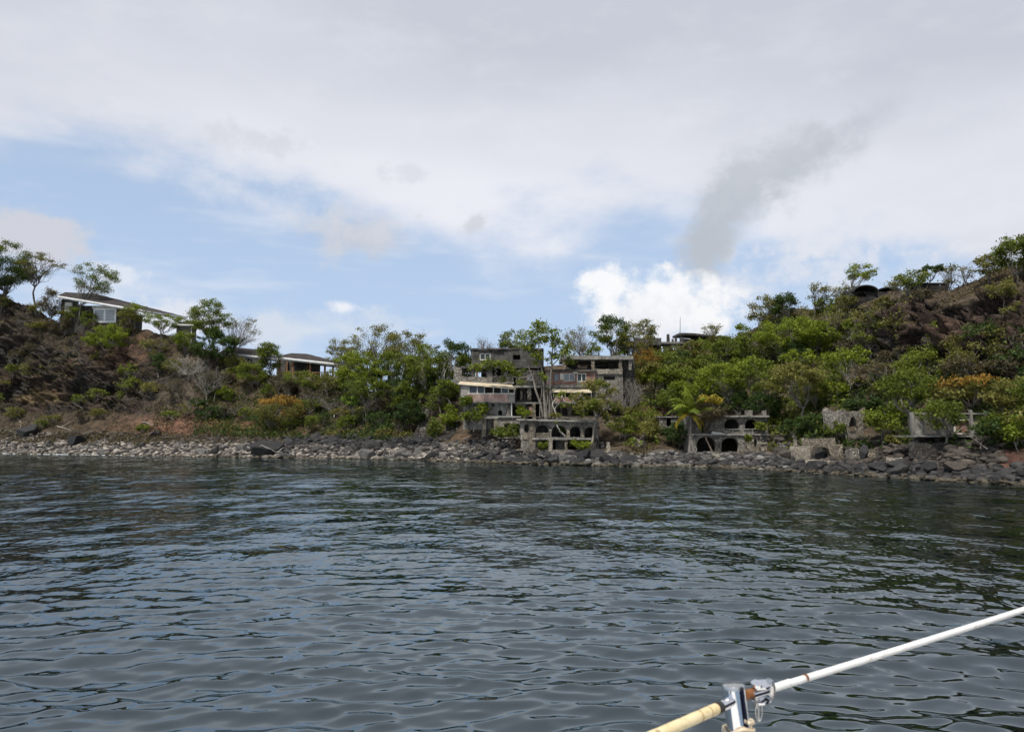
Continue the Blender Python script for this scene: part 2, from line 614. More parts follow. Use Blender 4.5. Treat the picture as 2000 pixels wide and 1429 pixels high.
# ------------------------------------------------------------------ hillside
# profile of the land along a series of bearings: bearing column -> waterline row, then (row, metres behind the waterline)
PROFILE = {
    -420: (883, [(865, 6), (838, 13), (800, 17), (765, 19), (640, 22), (540, 27)]),
    -150: (884, [(865, 6), (838, 13), (800, 17), (765, 19), (640, 22), (548, 27)]),
    0:    (885, [(864, 6), (838, 13), (806, 17), (768, 19), (655, 22), (574, 27)]),
    60:   (886, [(864, 6), (838, 13), (806, 17), (768, 19), (660, 22), (600, 27)]),
    130:  (887, [(865, 6), (838, 13), (806, 17), (768, 19), (690, 23), (634, 29)]),
    240:  (889, [(866, 6), (842, 13), (806, 18), (768, 20), (690, 23), (636, 29)]),
    330:  (891, [(867, 6), (846, 13), (810, 18), (770, 22), (705, 26), (654, 31)]),
    380:  (892, [(868, 6), (848, 13), (815, 19), (770, 23), (716, 27), (676, 32)]),
    450:  (892, [(868, 6), (850, 12), (825, 18), (785, 24), (738, 28), (702, 33)]),
    540:  (894, [(870, 6), (853, 12), (828, 18), (792, 25), (758, 29), (736, 33)]),
    660:  (895, [(872, 6), (855, 11), (830, 17), (798, 24), (768, 28), (744, 32)]),
    740:  (897, [(873, 6), (857, 11), (832, 17), (806, 23), (786, 27), (770, 31)]),
    800:  (898, [(874, 5), (860, 9), (836, 15), (806, 21), (786, 25), (768, 29)]),
    870:  (901, [(878, 5), (866, 8), (838, 13), (806, 18), (778, 23), (757, 28)]),
    930:  (903, [(884, 4), (876, 6), (846, 11), (826, 13.2), (770, 23), (738, 28)]),
    1000: (905, [(888, 4), (882, 6), (858, 10.2), (838, 12.2), (776, 23), (722, 30)]),
    1060: (907, [(890, 3.5), (884, 6), (872, 11.4), (838, 12.4), (770, 23), (715, 31)]),
    1160: (909, [(892, 3.5), (884, 6), (874, 11.4), (838, 12.6), (770, 23), (708, 32)]),
    1215: (910, [(890, 4), (880, 7), (858, 11), (820, 16), (755, 25), (700, 34)]),
    1290: (911, [(890, 4), (876, 8), (855, 12), (800, 21), (740, 30), (688, 40)]),
    1345: (912, [(892, 4), (886, 7), (878, 11.5), (826, 14.5), (745, 28), (680, 42)]),
    1420: (914, [(893, 4), (887, 7), (880, 11.5), (826, 14), (750, 27), (664, 44)]),
    1490: (917, [(895, 4), (888, 7), (880, 11), (826, 14), (740, 27), (632, 46)]),
    1550: (921, [(907, 3), (900, 6), (895, 9.5), (866, 11), (826, 16), (730, 26), (600, 45)]),
    1600: (924, [(910, 3), (902, 6), (898, 9.8), (860, 11), (826, 16), (730, 26), (603, 42)]),
    1650: (927, [(912, 3), (904, 6), (890, 9), (862, 10.8), (846, 12.5), (800, 19), (725, 28), (700, 31), (605, 34), (576, 40)]),
    1750: (933, [(914, 3), (900, 6), (872, 10), (846, 13), (800, 18), (730, 25), (700, 27), (590, 29), (566, 36)]),
    1860: (940, [(916, 3.5), (892, 6), (862, 9), (846, 11), (800, 14), (740, 18), (702, 19), (592, 22), (567, 30)]),
    1910: (942, [(919, 3.5), (894, 6), (862, 8.5), (848, 10), (800, 13), (742, 17), (704, 17), (580, 20.5), (545, 29)]),
    2000: (947, [(925, 3), (896, 5), (866, 7.5), (840, 9.5), (800, 11.5), (742, 15), (706, 15), (570, 18.5), (505, 27)]),
    2150: (955, [(935, 3), (900, 5), (866, 7), (830, 9), (790, 11), (745, 14), (700, 14.5), (560, 18), (480, 27)]),
    2450: (968, [(945, 3), (905, 5), (866, 7), (830, 9), (790, 11), (745, 14), (700, 14.5), (560, 18), (470, 27)]),
}


def water_depth(px, py):
    dx, du = (px - W0 / 2) / FPX, (H0 / 2 - py) / FPX
    y = math.cos(PITCH) - du * math.sin(PITCH)
    z = math.sin(PITCH) + du * math.cos(PITCH)
    return -CAM_H / z * y


NR = 185
_keys = sorted(PROFILE)
_rows_py, _rows_d, _wl = [], [], []
for k in _keys:
    w, pts = PROFILE[k]
    pl = np.array([(w, 0.0)] + [(float(a), float(b_)) for a, b_ in pts])
    D0 = water_depth(k, w)
    seg = np.hypot(np.diff(pl[:, 0]) * D0 / FPX, np.diff(pl[:, 1]))
    s = np.concatenate([[0], np.cumsum(seg)])
    s /= s[-1]
    q = np.linspace(0, 1, NR)
    _rows_py.append(np.interp(q, s, pl[:, 0]))
    _rows_d.append(np.interp(q, s, pl[:, 1]))
    _wl.append(w)
_rows_py, _rows_d = np.array(_rows_py), np.array(_rows_d)
CPX = np.arange(-420, 2451, 4.0)
NC = len(CPX)


def _across(a):
    r = np.stack([np.interp(CPX, _keys, a[:, j]) for j in range(a.shape[1])], 1)
    k = np.exp(-0.5 * (np.arange(-9, 10) / 2.6) ** 2)
    k /= k.sum()
    pad = np.pad(r, ((9, 9), (0, 0)), mode='edge')
    return sum(k[i] * pad[i:i + NC] for i in range(19))


GPY = _across(_rows_py)
_wlf = GPY[:, 0]
GD = np.array([water_depth(CPX[i], _wlf[i]) for i in range(NC)])[:, None] + _across(_rows_d)


def ground(px, py):
    """depth of the first land surface met on the bearing of (px, py)"""
    t = np.clip((px - CPX[0]) / 4.0, 0, NC - 2)
    i = int(t)
    f = t - i
    a = GPY[i] * (1 - f) + GPY[i + 1] * f
    d = GD[i] * (1 - f) + GD[i + 1] * f
    for k in range(NR - 1):
        if a[k] >= py > a[k + 1]:
            g = (a[k] - py) / (a[k] - a[k + 1] + 1e-9)
            return d[k] * (1 - g) + d[k + 1] * g
    return d[-1] if py < a[-1] else d[0]


def build_terrain():
    dxx = (CPX[:, None] - W0 / 2) / FPX
    du = (H0 / 2 - GPY) / FPX
    y = math.cos(PITCH) - du * math.sin(PITCH)
    z = math.sin(PITCH) + du * math.cos(PITCH)
    t = GD / y
    V = np.stack([dxx * t, GD, CAM_H + z * t], 2)                      # NC x NR x 3
    du_ = np.gradient(V, axis=0)
    dv_ = np.gradient(V, axis=1)
    N = np.cross(du_, dv_)
    N /= np.linalg.norm(N, axis=2, keepdims=True) + 1e-9
    N[N[:, :, 1] > 0.3] *= 1
    flip = (N[:, :, 1] - N[:, :, 2]) > 0
    N[flip] *= -1
    up = N[:, :, 2]
    steep = np.clip((0.80 - up) / 0.35, 0, 1)
    PXg = np.repeat(CPX[:, None], NR, 1)
    # buildings stand on quiet ground
    quiet = np.ones_like(up)
    for a, b_, c, d in ((905, 1225, 700, 892), (1285, 1515, 795, 900), (540, 680, 690, 760)):
        m = np.clip(np.minimum(np.minimum(PXg - a, b_ - PXg), np.minimum(GPY - c, d - GPY)) / 15 + 0.5, 0, 1)
        quiet = np.minimum(quiet, 1 - 0.85 * m)
    p = V.reshape(-1, 3)
    edge = np.clip(np.arange(NR) / 8.0, 0, 1)[None, :] * np.ones((NC, 1))
    cliffzone = np.clip((330 - PXg) / 90, 0, 1) * np.clip((815 - GPY) / 25, 0, 1)
    cliffzone = np.maximum(cliffzone, np.clip((PXg - 1620) / 60, 0, 1) * np.clip((770 - GPY) / 30, 0, 1))
    amp = (0.18 + 0.85 * steep * (0.45 + cliffzone)) * quiet * (0.15 + 0.85 * edge)
    f1, f2, cid, tl1 = worley(p * np.array([0.24, 0.24, 0.32]), 3)
    g1, g2, cid2, tl2 = worley(p * np.array([0.62, 0.62, 0.85]) + 5.1, 8)
    h1, h2, cid3, tl3 = worley(p * np.array([1.5, 1.5, 2.0]) + 2.2, 21)
    disp = 1.1 * (cid.reshape(up.shape) - 0.5) + 0.5 * (cid2.reshape(up.shape) - 0.5) + 0.2 * (cid3.reshape(up.shape) - 0.5)
    disp += 0.45 * tl1.reshape(up.shape) + 0.45 * tl2.reshape(up.shape) + .5 * tl3.reshape(up.shape)
    crack = np.clip(1 - (f2 - f1) / 0.12, 0, 1) * 0.7 + np.clip(1 - (g2 - g1) / 0.12, 0, 1) * 0.45
    disp = disp * (0.35 + cliffzone) - crack.reshape(up.shape) * (0.25 + 0.75 * cliffzone)
    disp = disp + 1.4 * fbm(p * 0.22, 4, 31).reshape(up.shape) + 0.8 * fbm(p * 0.9, 4, 44, .65).reshape(up.shape)
    disp *= amp
    # cave under the right-hand cliff and a hollow in the left one
    for cx, cy, rx, ry, dep in ((1890, 712, 150, 22, 2.4), (1700, 690, 60, 20, 1.4), (110, 760, 120, 16, 1.6), (330, 790, 50, 14, 1.2), (40, 700, 50, 40, 1.0)):
        e = np.exp(-((PXg - cx) / rx) ** 2 - ((GPY - cy) / ry) ** 2)
        disp = disp - dep * e
    V = V + N * disp[:, :, None]
    # land behind the crest and sea bed in front of the beach
    crest = V[:, -1]
    dirr = np.stack([dxx[:, 0], np.ones(NC), np.zeros(NC)], 1)
    back = []
    for k, (r, dz) in enumerate(((4, 0.1), (10, -0.3), (25, -1.5), (60, -6), (160, -18), (420, -40))):
        q = crest + dirr * r
        q[:, 2] += dz + (0.5 * fbm(q * 0.3, 3, 60 + k) if k < 4 else 0)
        q[:, 2] = np.maximum(q[:, 2], 1.0)
        back.append(q)
    bed = []
    for r, zz in ((14.0, -4.0), (5.0, -1.6), (1.5, -0.45)):
        q = V[:, 0] - dirr * r
        q[:, 2] = zz
        bed.append(q)
    V[:, 0, 2] = -0.05
    G = np.concatenate([np.stack(bed, 1), V, np.stack(back, 1)], 1)
    nr = G.shape[1]
    idx = np.arange(NC * nr).reshape(NC, nr)
    F = np.stack([idx[:-1, :-1], idx[1:, :-1], idx[1:, 1:], idx[:-1, 1:]], 2).reshape(-1, 4)
    me = fast_mesh('hillside', G.reshape(-1, 3), F, smooth=False)
    # own colours of the ground: rock, gravel, leaf litter, red earth
    def blob(cx, cy, rx, ry):
        return np.exp(-((PXg - cx) / rx) ** 2 - ((GPY - cy) / ry) ** 2)
    nz = fbm(p * 0.35, 4, 77).reshape(up.shape)
    rock = np.array([0.034, 0.028, 0.024])
    soil = np.array([0.060, 0.046, 0.030])
    red = np.array([0.125, 0.066, 0.045])
    litter = np.array([0.120, 0.078, 0.050])
    gravel = np.array([0.130, 0.120, 0.110])
    pale = np.array([0.125, 0.105, 0.080])
    C = np.ones((NC, NR, 3)) * soil
    def lay(w, c):
        nonlocal C
        w = np.clip(w, 0, 1)[:, :, None]
        C = C * (1 - w) + c * w
    lay(steep * (0.6 + 0.8 * cliffzone) + nz * 0.4, rock)
    blk = (0.55 + 0.9 * cid2.reshape(up.shape))[:, :, None] * np.stack([1 + .35 * (cid.reshape(up.shape) - .5), np.ones_like(up), 1 - .25 * (cid.reshape(up.shape) - .5)], 2)
    lay(steep * (0.4 + 0.6 * cliffzone), rock * 1.05 * blk)
    lay(np.clip((PXg - 1780) / 100, 0, 1) * steep * 0.7, np.array([0.044, 0.027, 0.020]) * (0.6 + 0.8 * cid2.reshape(up.shape))[:, :, None])
    lay(1.3 * blob(400, 835, 170, 24) + 0.8 * blob(250, 690, 60, 40) + nz * 0.5 - 0.2, red)
    lay(0.7 * blob(330, 770, 50, 26) + nz * 0.6 - 0.3, pale)
    lay(1.2 * blob(60, 775, 70, 14) + nz * 0.5 - 0.3, np.array([0.13, 0.095, 0.05]))
    lay(1.2 * blob(1270, 800, 40, 60) + 1.3 * blob(930, 862, 55, 18) + nz * 0.4 - 0.2, litter)
    lay(1.5 * blob(1975, 905, 45, 40) + nz * 0.4 - 0.3, np.array([0.085, 0.042, 0.032]))
    lay(1.4 * blob(1800, 888, 130, 26) + .9 * blob(1580, 880, 60, 20) + nz * .4 - .2, np.array([0.040, 0.034, 0.029]))
    beach = np.clip((GPY - np.interp(CPX, [0, 250, 400, 600, 850, 1000, 1300, 1500, 1700, 2000], [838, 843, 850, 855, 858, 872, 876, 886, 890, 905])[:, None]) / 8 + nz, 0, 1)
    lay(beach, gravel * np.interp(CPX, [0, 900, 1200, 2000], [1.0, 1.0, 0.8, 0.5])[:, None, None])
    Call = np.concatenate([np.repeat(C[:, :1] * 0.5, 3, 1), C, np.repeat(C[:, -1:], 6, 1)], 1)
    set_color(me, 'ground', Call.reshape(-1, 3))
    o = link_mesh('hillside', me, mat_ground())
    tag(o, kind='structure')
    return V


TERR = build_terrain()


def surf(px, py):
    """a point of the finished hillside on that bearing"""
    return P(px, py, ground(px, py))


# ------------------------------------------------------------------ sea
def sea_surface(X, Y, cell):
    """height of the sea: swell and wavelets that spread from points astern, so the crests bow round the anchored boat"""
    g = np.random.default_rng(21)
    Z, DX, DY, kept = (np.zeros_like(X) for _ in range(4))
    full = 0.0
    gust = 0.75 + 0.5 * vnoise(np.stack([X.ravel() * 0.10, Y.ravel() * 0.16, X.ravel() * 0], 1), 5).reshape(X.shape)
    for k in range(66):
        if k < 8:
            lam, slope = g.uniform(1.6, 4.2), .020
        elif k < 48:
            lam, slope = .20 * (1.2 / .20) ** g.random(), .039
        else:
            lam, slope = g.uniform(.12, .3), .012
        sx, sy = g.normal(0, 12), -g.uniform(10, 40)
        if k % 6 == 0:
            sx, sy = g.choice([-1, 1]) * g.uniform(20, 50), -g.uniform(20, 60)
        kk = 2 * math.pi / lam
        amp = slope / kk
        dxs, dys = X - sx, Y - sy
        rr = np.hypot(dxs, dys)
        ph = kk * rr + g.uniform(0, 6.28) + 1.3 * np.sin(0.45 * X + g.uniform(0, 6)) * np.sin(0.4 * Y + g.uniform(0, 6))
        att = np.clip((lam / cell - 2.2) / 2.0, 0, 1)
        full += slope ** 2
        kept += (slope * att) ** 2
        Z += amp * att * np.sin(ph) * gust
        DX += 0.8 * amp * att * np.cos(ph) * dxs / rr * gust
        DY += 0.8 * amp * att * np.cos(ph) * dys / rr * gust
    return np.stack([X + DX, Y + DY, Z], 2), np.sqrt(np.clip(1 - kept / full, 0.02, 1))


def build_sea():
    fine = np.arctan((np.arange(-120, 2121, 3.5) - 1000) / FPX)
    side = np.linspace(fine[-1], math.pi, 40)[1:]
    near_r = [0.4, 1.2, 2.2, 3.2, 4.2, 5.0] + [CAM_H / math.tan(math.atan((py - 846) / FPX)) for py in np.arange(1500, 1009, -2.2)]
    far_r = np.concatenate([np.arange(near_r[-1] - .4, 70, .34), np.arange(70, 125, .62), [130, 140, 170, 220, 320, 500, 900, 1800, 4000]])
    far_az = np.arctan((np.arange(-120, 2121, 5.0) - 1000) / FPX)
    Vs, Fs, Cs, o = [], [], [], 0
    for r, az in ((np.array(near_r), fine), (far_r, far_az)):
        az = np.concatenate([-side[::-1], az, side])
        R, A = np.meshgrid(r, az, indexing='ij')
        cell = np.maximum(np.gradient(R, axis=0), R * np.gradient(A, axis=1))
        V, chop = sea_surface(R * np.sin(A), R * np.cos(A), cell)
        n, m = R.shape
        idx = np.arange(n * m).reshape(n, m) + o
        Fs.append(np.stack([idx[:-1, :-1], idx[1:, :-1], idx[1:, 1:], idx[:-1, 1:]], 2)[:, :, ::-1].reshape(-1, 4))
        Vs.append(V.reshape(-1, 3))
        Cs.append(chop.ravel())
        o += n * m
    me = fast_mesh('sea', np.concatenate(Vs), np.concatenate(Fs), smooth=True)
    set_float(me, 'chop', np.concatenate(Cs))
    o = link_mesh('sea', me, mat_water())
    tag(o, kind='structure')


build_sea()

# ------------------------------------------------------------------ building materials
M = {
    'tan': mat_masonry('tan rubble masonry', (0.22, 0.185, 0.135), (0.38, 0.335, 0.26), (0.13, 0.11, 0.085)),
    'grey': mat_masonry('grey rubble masonry', (0.19, 0.175, 0.15), (0.40, 0.37, 0.32), (0.11, 0.10, 0.085)),
    'pale': mat_masonry('pale rubble masonry', (0.30, 0.265, 0.21), (0.42, 0.38, 0.31), (0.22, 0.19, 0.15), 6.4, 0.1),
    'darkstone': mat_masonry('dark mossy masonry', (0.055, 0.05, 0.044), (0.15, 0.14, 0.12), (0.03, 0.028, 0.024)),
    'concrete': mat_rough('weathered concrete', (0.15, 0.142, 0.128), (0.24, 0.23, 0.205), (0.03, 0.029, 0.026)),
    'blackened': mat_rough('blackened concrete', (0.040, 0.038, 0.034), (0.085, 0.081, 0.073), (0.014, 0.014, 0.012)),
    'jet': mat_rough('soot black concrete', (0.018, 0.017, 0.016), (0.036, 0.034, 0.031), (0.008, 0.008, 0.008)),  # near-black concrete for the cliff-top vaults and parapet
    'plaster': mat_rough('grey plaster', (0.16, 0.152, 0.14), (0.26, 0.25, 0.23), (0.035, 0.033, 0.03)),
    'pink': mat_rough('faded pink boards', (0.30, 0.185, 0.155), (0.37, 0.27, 0.235), (0.10, 0.075, 0.06), 1.5, True, 0.9, 0.02, 0.55),
    'boards': mat_rough('grey boards', (0.17, 0.155, 0.14), (0.26, 0.245, 0.22), (0.06, 0.055, 0.05)),
    'brick': mat_rough('red brick panel', (0.20, 0.095, 0.07), (0.30, 0.20, 0.16), (0.06, 0.045, 0.04), 2.2),
    'sheet': mat_rough('tan roof sheet', (0.46, 0.39, 0.27), (0.52, 0.46, 0.35), (0.22, 0.17, 0.11), 0.8, False, 0.8, 0.01, 0.5),
    'inside': mat_rough('shade-toned room plaster', (0.055, 0.051, 0.046), (0.10, 0.093, 0.083), (0.02, 0.02, 0.018)),  # shade of the rooms is put into this dark wall colour
    'white': mat_rough('white paint', (0.72, 0.72, 0.70), (0.80, 0.80, 0.78), (0.42, 0.40, 0.37), 1.0, True, 0.6, 0.005, 0.4),
    'cream': mat_rough('cream paint', (0.50, 0.48, 0.42), (0.62, 0.60, 0.54), (0.20, 0.19, 0.17)),
    'wood': mat_rough('brown timber', (0.16, 0.085, 0.045), (0.22, 0.13, 0.07), (0.05, 0.03, 0.02), 3.0),
    'rust': mat_rough('rusty iron', (0.13, 0.06, 0.03), (0.20, 0.11, 0.06), (0.05, 0.03, 0.02), 3.0),
    'pipe': mat_plain('white pipe', (0.62, 0.62, 0.60), 0.5),
    'shingle': mat_rough('dark roof shingles', (0.040, 0.035, 0.034), (0.065, 0.058, 0.055), (0.022, 0.02, 0.02), 1.2, False, 0.9, 0.05),
    'pane': mat_plain('dusty glass', (0.20, 0.22, 0.245), 0.25, 0.0, 0.3, 3.0),
    'darkglass': mat_plain('dark glass', (0.025, 0.028, 0.032), 0.12),
    'blinds': mat_plain('white louvres', (0.50, 0.54, 0.58), 0.5, 0.0, 0.2, 9.0),
}


def wd(px):
    """distance of the waterline on that bearing"""
    return float(np.interp(px, CPX, GD[:, 0]))


def rect(px0, px1, py0, py1, D):
    xm, ym = (px0 + px1) / 2, (py0 + py1) / 2
    return P(px0, ym, D)[0], P(px1, ym, D)[0], P(xm, py1, D)[2], P(xm, py0, D)[2]


def put(mb, name, mat, root):
    o = mb.build(name, M[mat] if isinstance(mat, str) else mat, root)
    o.location = -root.location
    return o


def bx(root, name, mat, px0, px1, py0, py1, D, depth, jit=0.03):
    x0, x1, z0, z1 = rect(px0, px1, py0, py1, D)
    return put(MB().box(x0, x1, D, D + depth, z0, z1, jit), name, mat, root)


def child(root, parent, mb, name, mat):
    """a sub-part: parented to a part that itself sits under root"""
    o = mb.build(name, M[mat], parent)
    return o


def arch(px0, px1, py0, py1, D, pointed=False, rise=None, n=9):
    """outline of an arched opening, as x,z points"""
    x0, x1, z0, z1 = rect(px0, px1, py0, py1, D)
    w = x1 - x0
    rise = min(z1 - z0, w * (0.75 if pointed else 0.42) if rise is None else rise * (z1 - z0))
    pts = [(x0, z0), (x1, z0)]
    for i in range(n + 1):
        t = i / n
        x = x1 - w * t
        s = abs(2 * t - 1)
        h = (1 - s ** 1.6) if pointed else math.sqrt(max(0.0, 1 - s ** 2.4))
        pts.append((x, z1 - rise + rise * h))
    return pts


def hole(px0, px1, py0, py1, D):
    x0, x1, z0, z1 = rect(px0, px1, py0, py1, D)
    return [(x0, z0), (x1, z0), (x1, z1), (x0, z1)]


def wall(root, name, mat, px0, px1, py0, py1, D, thick, holes=(), ragged=0.0):
    """a wall with openings: outline with holes, given real thickness"""
    x0, x1, z0, z1 = rect(px0, px1, py0, py1, D)
    out = [(x0, z0), (x1, z0), (x1, z1)]
    n = max(2, int((x1 - x0) / 0.45))
    for i in range(1, n):
        out.append((x1 + (x0 - x1) * i / n, z1 - random.random() * ragged))
    out.append((x0, z1))
    if ragged:
        m = max(2, int((z1 - z0) / 0.4))
        left = [(x0 + random.uniform(-.06, .06), z1 + (z0 - z1) * i / m) for i in range(1, m)]
        out += left
    cu = bpy.data.curves.new('outline', 'CURVE')
    cu.dimensions = '2D'
    cu.fill_mode = 'BOTH'
    cu.extrude = thick / 2
    for pts in [out] + list(holes):
        sp = cu.splines.new('POLY')
        sp.points.add(len(pts) - 1)
        for q, (x, z) in zip(sp.points, pts):
            q.co = (x, z, 0, 1)
        sp.use_cyclic_u = True
    ob = bpy.data.objects.new('outline', cu)
    me = bpy.data.meshes.new_from_object(ob)
    bpy.data.objects.remove(ob)
    bpy.data.curves.remove(cu)
    co = np.empty(len(me.vertices) * 3, dtype=np.float32)
    me.vertices.foreach_get('co', co)
    co = co.reshape(-1, 3)
    co = np.stack([co[:, 0], D + thick / 2 + co[:, 2], co[:, 1]], 1)
    me.vertices.foreach_set('co', np.ascontiguousarray(co).ravel())
    me.flip_normals()
    me.update()
    me.materials.clear()
    me.name = name
    o = link_mesh(name, me, M[mat], root)
    o.location = -root.location
    return o


def window(root, px0, px1, py0, py1, D, cols=2, frame='white', pane='darkglass', rows=1, t=0.09):
    """window > frame bars, panes"""
    x0, x1, z0, z1 = rect(px0, px1, py0, py1, D)
    mb = MB()
    mb.box(x0, x1, D - .05, D + .06, z0, z0 + t).box(x0, x1, D - .05, D + .06, z1 - t, z1)
    for i in range(cols + 1):
        x = x0 + (x1 - x0 - t) * i / cols
        mb.box(x, x + t, D - .047, D + .057, z0 + t, z1 - t)
    for j in range(1, rows):
        z = z0 + (z1 - z0) * j / rows
        mb.box(x0 + t, x1 - t, D - .04, D + .05, z - t / 2, z + t / 2)
    w = put(mb, 'window', frame, root)
    for i in range(cols):
        a = x0 + (x1 - x0 - t) * i / cols + t
        b_ = x0 + (x1 - x0 - t) * (i + 1) / cols
        MB().box(a, b_, D, D + .02, z0 + t, z1 - t).build('pane', M[pane], w)
    return w


def pillar(root, px0, px1, py0, py1, D, mat='tan', name='pillar', depth=None):
    """rubble pillar with uneven courses"""
    x0, x1, z0, z1 = rect(px0, px1, py0, py1, D)
    w = x1 - x0
    depth = depth or w
    mb = MB()
    n = max(3, int((z1 - z0) / 0.28))
    rings = []
    for i in range(n + 1):
        z = z0 + (z1 - z0) * i / n
        j = lambda: random.uniform(-0.05, 0.05)
        rings.append([(x0 + j(), D + j(), z + j() * .5), (x1 + j(), D + j(), z + j() * .5), (x1 + j(), D + depth + j(), z + j() * .5), (x0 + j(), D + depth + j(), z + j() * .5)])
    vs = [p for r in rings for p in r]
    fs = [(3, 2, 1, 0), tuple(range(4 * n, 4 * n + 4))]
    for i in range(n):
        for k in range(4):
            fs.append((4 * i + k, 4 * i + (k + 1) % 4, 4 * i + 4 + (k + 1) % 4, 4 * i + 4 + k))
    mb.raw(vs, fs)
    return put(mb, name, mat, root)


def building(name, px, py, D, label, cat='ruin', group=None):
    return tag(empty(name, P(px, py, D)), label, cat, group, 'thing')


# ------------------------------------------------------------------ central ruin: upper floors
U = wd(1060) + 13.0
r = building('ruined_hotel', 1050, 815, U, 'large many-storeyed grey concrete ruin with balconies, middle of the shore', 'ruin')
# top left storey
wall(r, 'upper_wall', 'blackened', 921, 1062, 682, 716, U + 1.5, 0.35, [hole(937, 958, 690, 703, U + 1.5), hole(1002, 1016, 693, 702, U + 1.5)], 0.3)
window(r, 937, 958, 690, 703, U + 1.6, 2, 'cream')
bx(r, 'side_wall', 'blackened', 921, 927, 684, 716, U + 1.9, 6)
mb = MB()
for k in range(9):
    x0, x1, z0, z1 = rect(918 + k * 16, 934 + k * 16, 679.3 + random.uniform(-.3, 1.2), 682.3 + random.uniform(0, .8), U + 1.2)
    mb.box(x0, x1, U + 1.15 + random.uniform(0, .35), U + 8, z0, z1, .03)
put(mb, 'roof_slab', 'blackened', r)
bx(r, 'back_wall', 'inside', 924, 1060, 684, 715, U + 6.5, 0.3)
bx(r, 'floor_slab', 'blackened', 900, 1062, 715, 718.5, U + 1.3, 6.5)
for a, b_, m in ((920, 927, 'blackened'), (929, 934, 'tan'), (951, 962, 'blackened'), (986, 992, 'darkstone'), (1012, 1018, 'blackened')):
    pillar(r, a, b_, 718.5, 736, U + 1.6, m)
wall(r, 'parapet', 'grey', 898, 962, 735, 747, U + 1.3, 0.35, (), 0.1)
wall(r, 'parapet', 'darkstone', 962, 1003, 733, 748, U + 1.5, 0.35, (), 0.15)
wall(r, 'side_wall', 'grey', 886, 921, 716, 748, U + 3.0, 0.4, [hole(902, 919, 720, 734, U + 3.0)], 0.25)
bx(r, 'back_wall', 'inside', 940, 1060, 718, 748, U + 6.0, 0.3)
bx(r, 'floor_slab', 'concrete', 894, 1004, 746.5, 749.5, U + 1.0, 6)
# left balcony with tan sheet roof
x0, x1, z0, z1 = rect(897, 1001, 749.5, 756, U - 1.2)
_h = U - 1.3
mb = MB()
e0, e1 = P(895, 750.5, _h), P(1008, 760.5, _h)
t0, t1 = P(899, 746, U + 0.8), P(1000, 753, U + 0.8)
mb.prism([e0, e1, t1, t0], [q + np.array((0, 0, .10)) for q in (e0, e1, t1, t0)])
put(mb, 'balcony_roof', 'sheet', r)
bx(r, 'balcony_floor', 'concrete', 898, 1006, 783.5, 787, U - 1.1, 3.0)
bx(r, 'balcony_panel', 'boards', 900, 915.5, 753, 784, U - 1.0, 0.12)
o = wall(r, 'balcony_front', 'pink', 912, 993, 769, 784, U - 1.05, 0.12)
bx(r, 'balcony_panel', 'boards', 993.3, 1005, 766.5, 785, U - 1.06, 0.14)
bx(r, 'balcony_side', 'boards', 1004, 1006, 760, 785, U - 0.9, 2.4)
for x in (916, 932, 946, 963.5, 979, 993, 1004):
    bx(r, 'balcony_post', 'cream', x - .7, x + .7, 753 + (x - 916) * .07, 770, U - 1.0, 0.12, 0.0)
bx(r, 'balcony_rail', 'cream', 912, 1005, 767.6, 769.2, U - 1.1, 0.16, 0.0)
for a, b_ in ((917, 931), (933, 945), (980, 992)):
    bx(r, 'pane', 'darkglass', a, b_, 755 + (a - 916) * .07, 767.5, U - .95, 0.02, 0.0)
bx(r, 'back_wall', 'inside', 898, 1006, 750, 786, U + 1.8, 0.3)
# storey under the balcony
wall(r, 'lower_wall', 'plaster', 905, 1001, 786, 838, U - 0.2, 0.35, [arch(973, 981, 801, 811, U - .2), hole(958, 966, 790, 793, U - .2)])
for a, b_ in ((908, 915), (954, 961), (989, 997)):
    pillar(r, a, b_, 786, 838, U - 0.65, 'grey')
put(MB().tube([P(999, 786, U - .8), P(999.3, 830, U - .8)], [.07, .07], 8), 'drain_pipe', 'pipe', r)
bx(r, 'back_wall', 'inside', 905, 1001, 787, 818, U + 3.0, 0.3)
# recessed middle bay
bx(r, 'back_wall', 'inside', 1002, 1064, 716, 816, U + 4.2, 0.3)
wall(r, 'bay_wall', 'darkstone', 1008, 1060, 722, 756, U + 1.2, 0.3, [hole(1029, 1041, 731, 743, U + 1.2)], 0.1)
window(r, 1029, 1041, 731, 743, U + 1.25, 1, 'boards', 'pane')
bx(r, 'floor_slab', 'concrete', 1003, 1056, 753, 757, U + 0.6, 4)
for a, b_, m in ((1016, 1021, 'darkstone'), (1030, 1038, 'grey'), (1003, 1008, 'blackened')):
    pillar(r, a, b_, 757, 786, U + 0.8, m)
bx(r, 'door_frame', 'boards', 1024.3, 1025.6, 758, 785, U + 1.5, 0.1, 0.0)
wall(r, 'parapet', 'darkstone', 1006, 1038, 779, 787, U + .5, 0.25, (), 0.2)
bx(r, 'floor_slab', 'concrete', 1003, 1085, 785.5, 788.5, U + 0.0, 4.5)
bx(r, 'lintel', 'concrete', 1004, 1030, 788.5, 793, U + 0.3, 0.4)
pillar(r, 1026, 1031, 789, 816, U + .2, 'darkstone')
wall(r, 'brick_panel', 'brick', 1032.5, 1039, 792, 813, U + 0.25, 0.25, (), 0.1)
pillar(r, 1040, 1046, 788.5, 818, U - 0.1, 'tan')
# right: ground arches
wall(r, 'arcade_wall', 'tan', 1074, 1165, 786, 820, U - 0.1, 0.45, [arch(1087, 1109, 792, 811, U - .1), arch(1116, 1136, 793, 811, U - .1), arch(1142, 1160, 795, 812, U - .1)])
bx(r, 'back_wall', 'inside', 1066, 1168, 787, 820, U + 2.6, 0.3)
o = bx(r, 'curtain', 'boards', 1094, 1099, 793, 811, U + 1.6, 0.05)
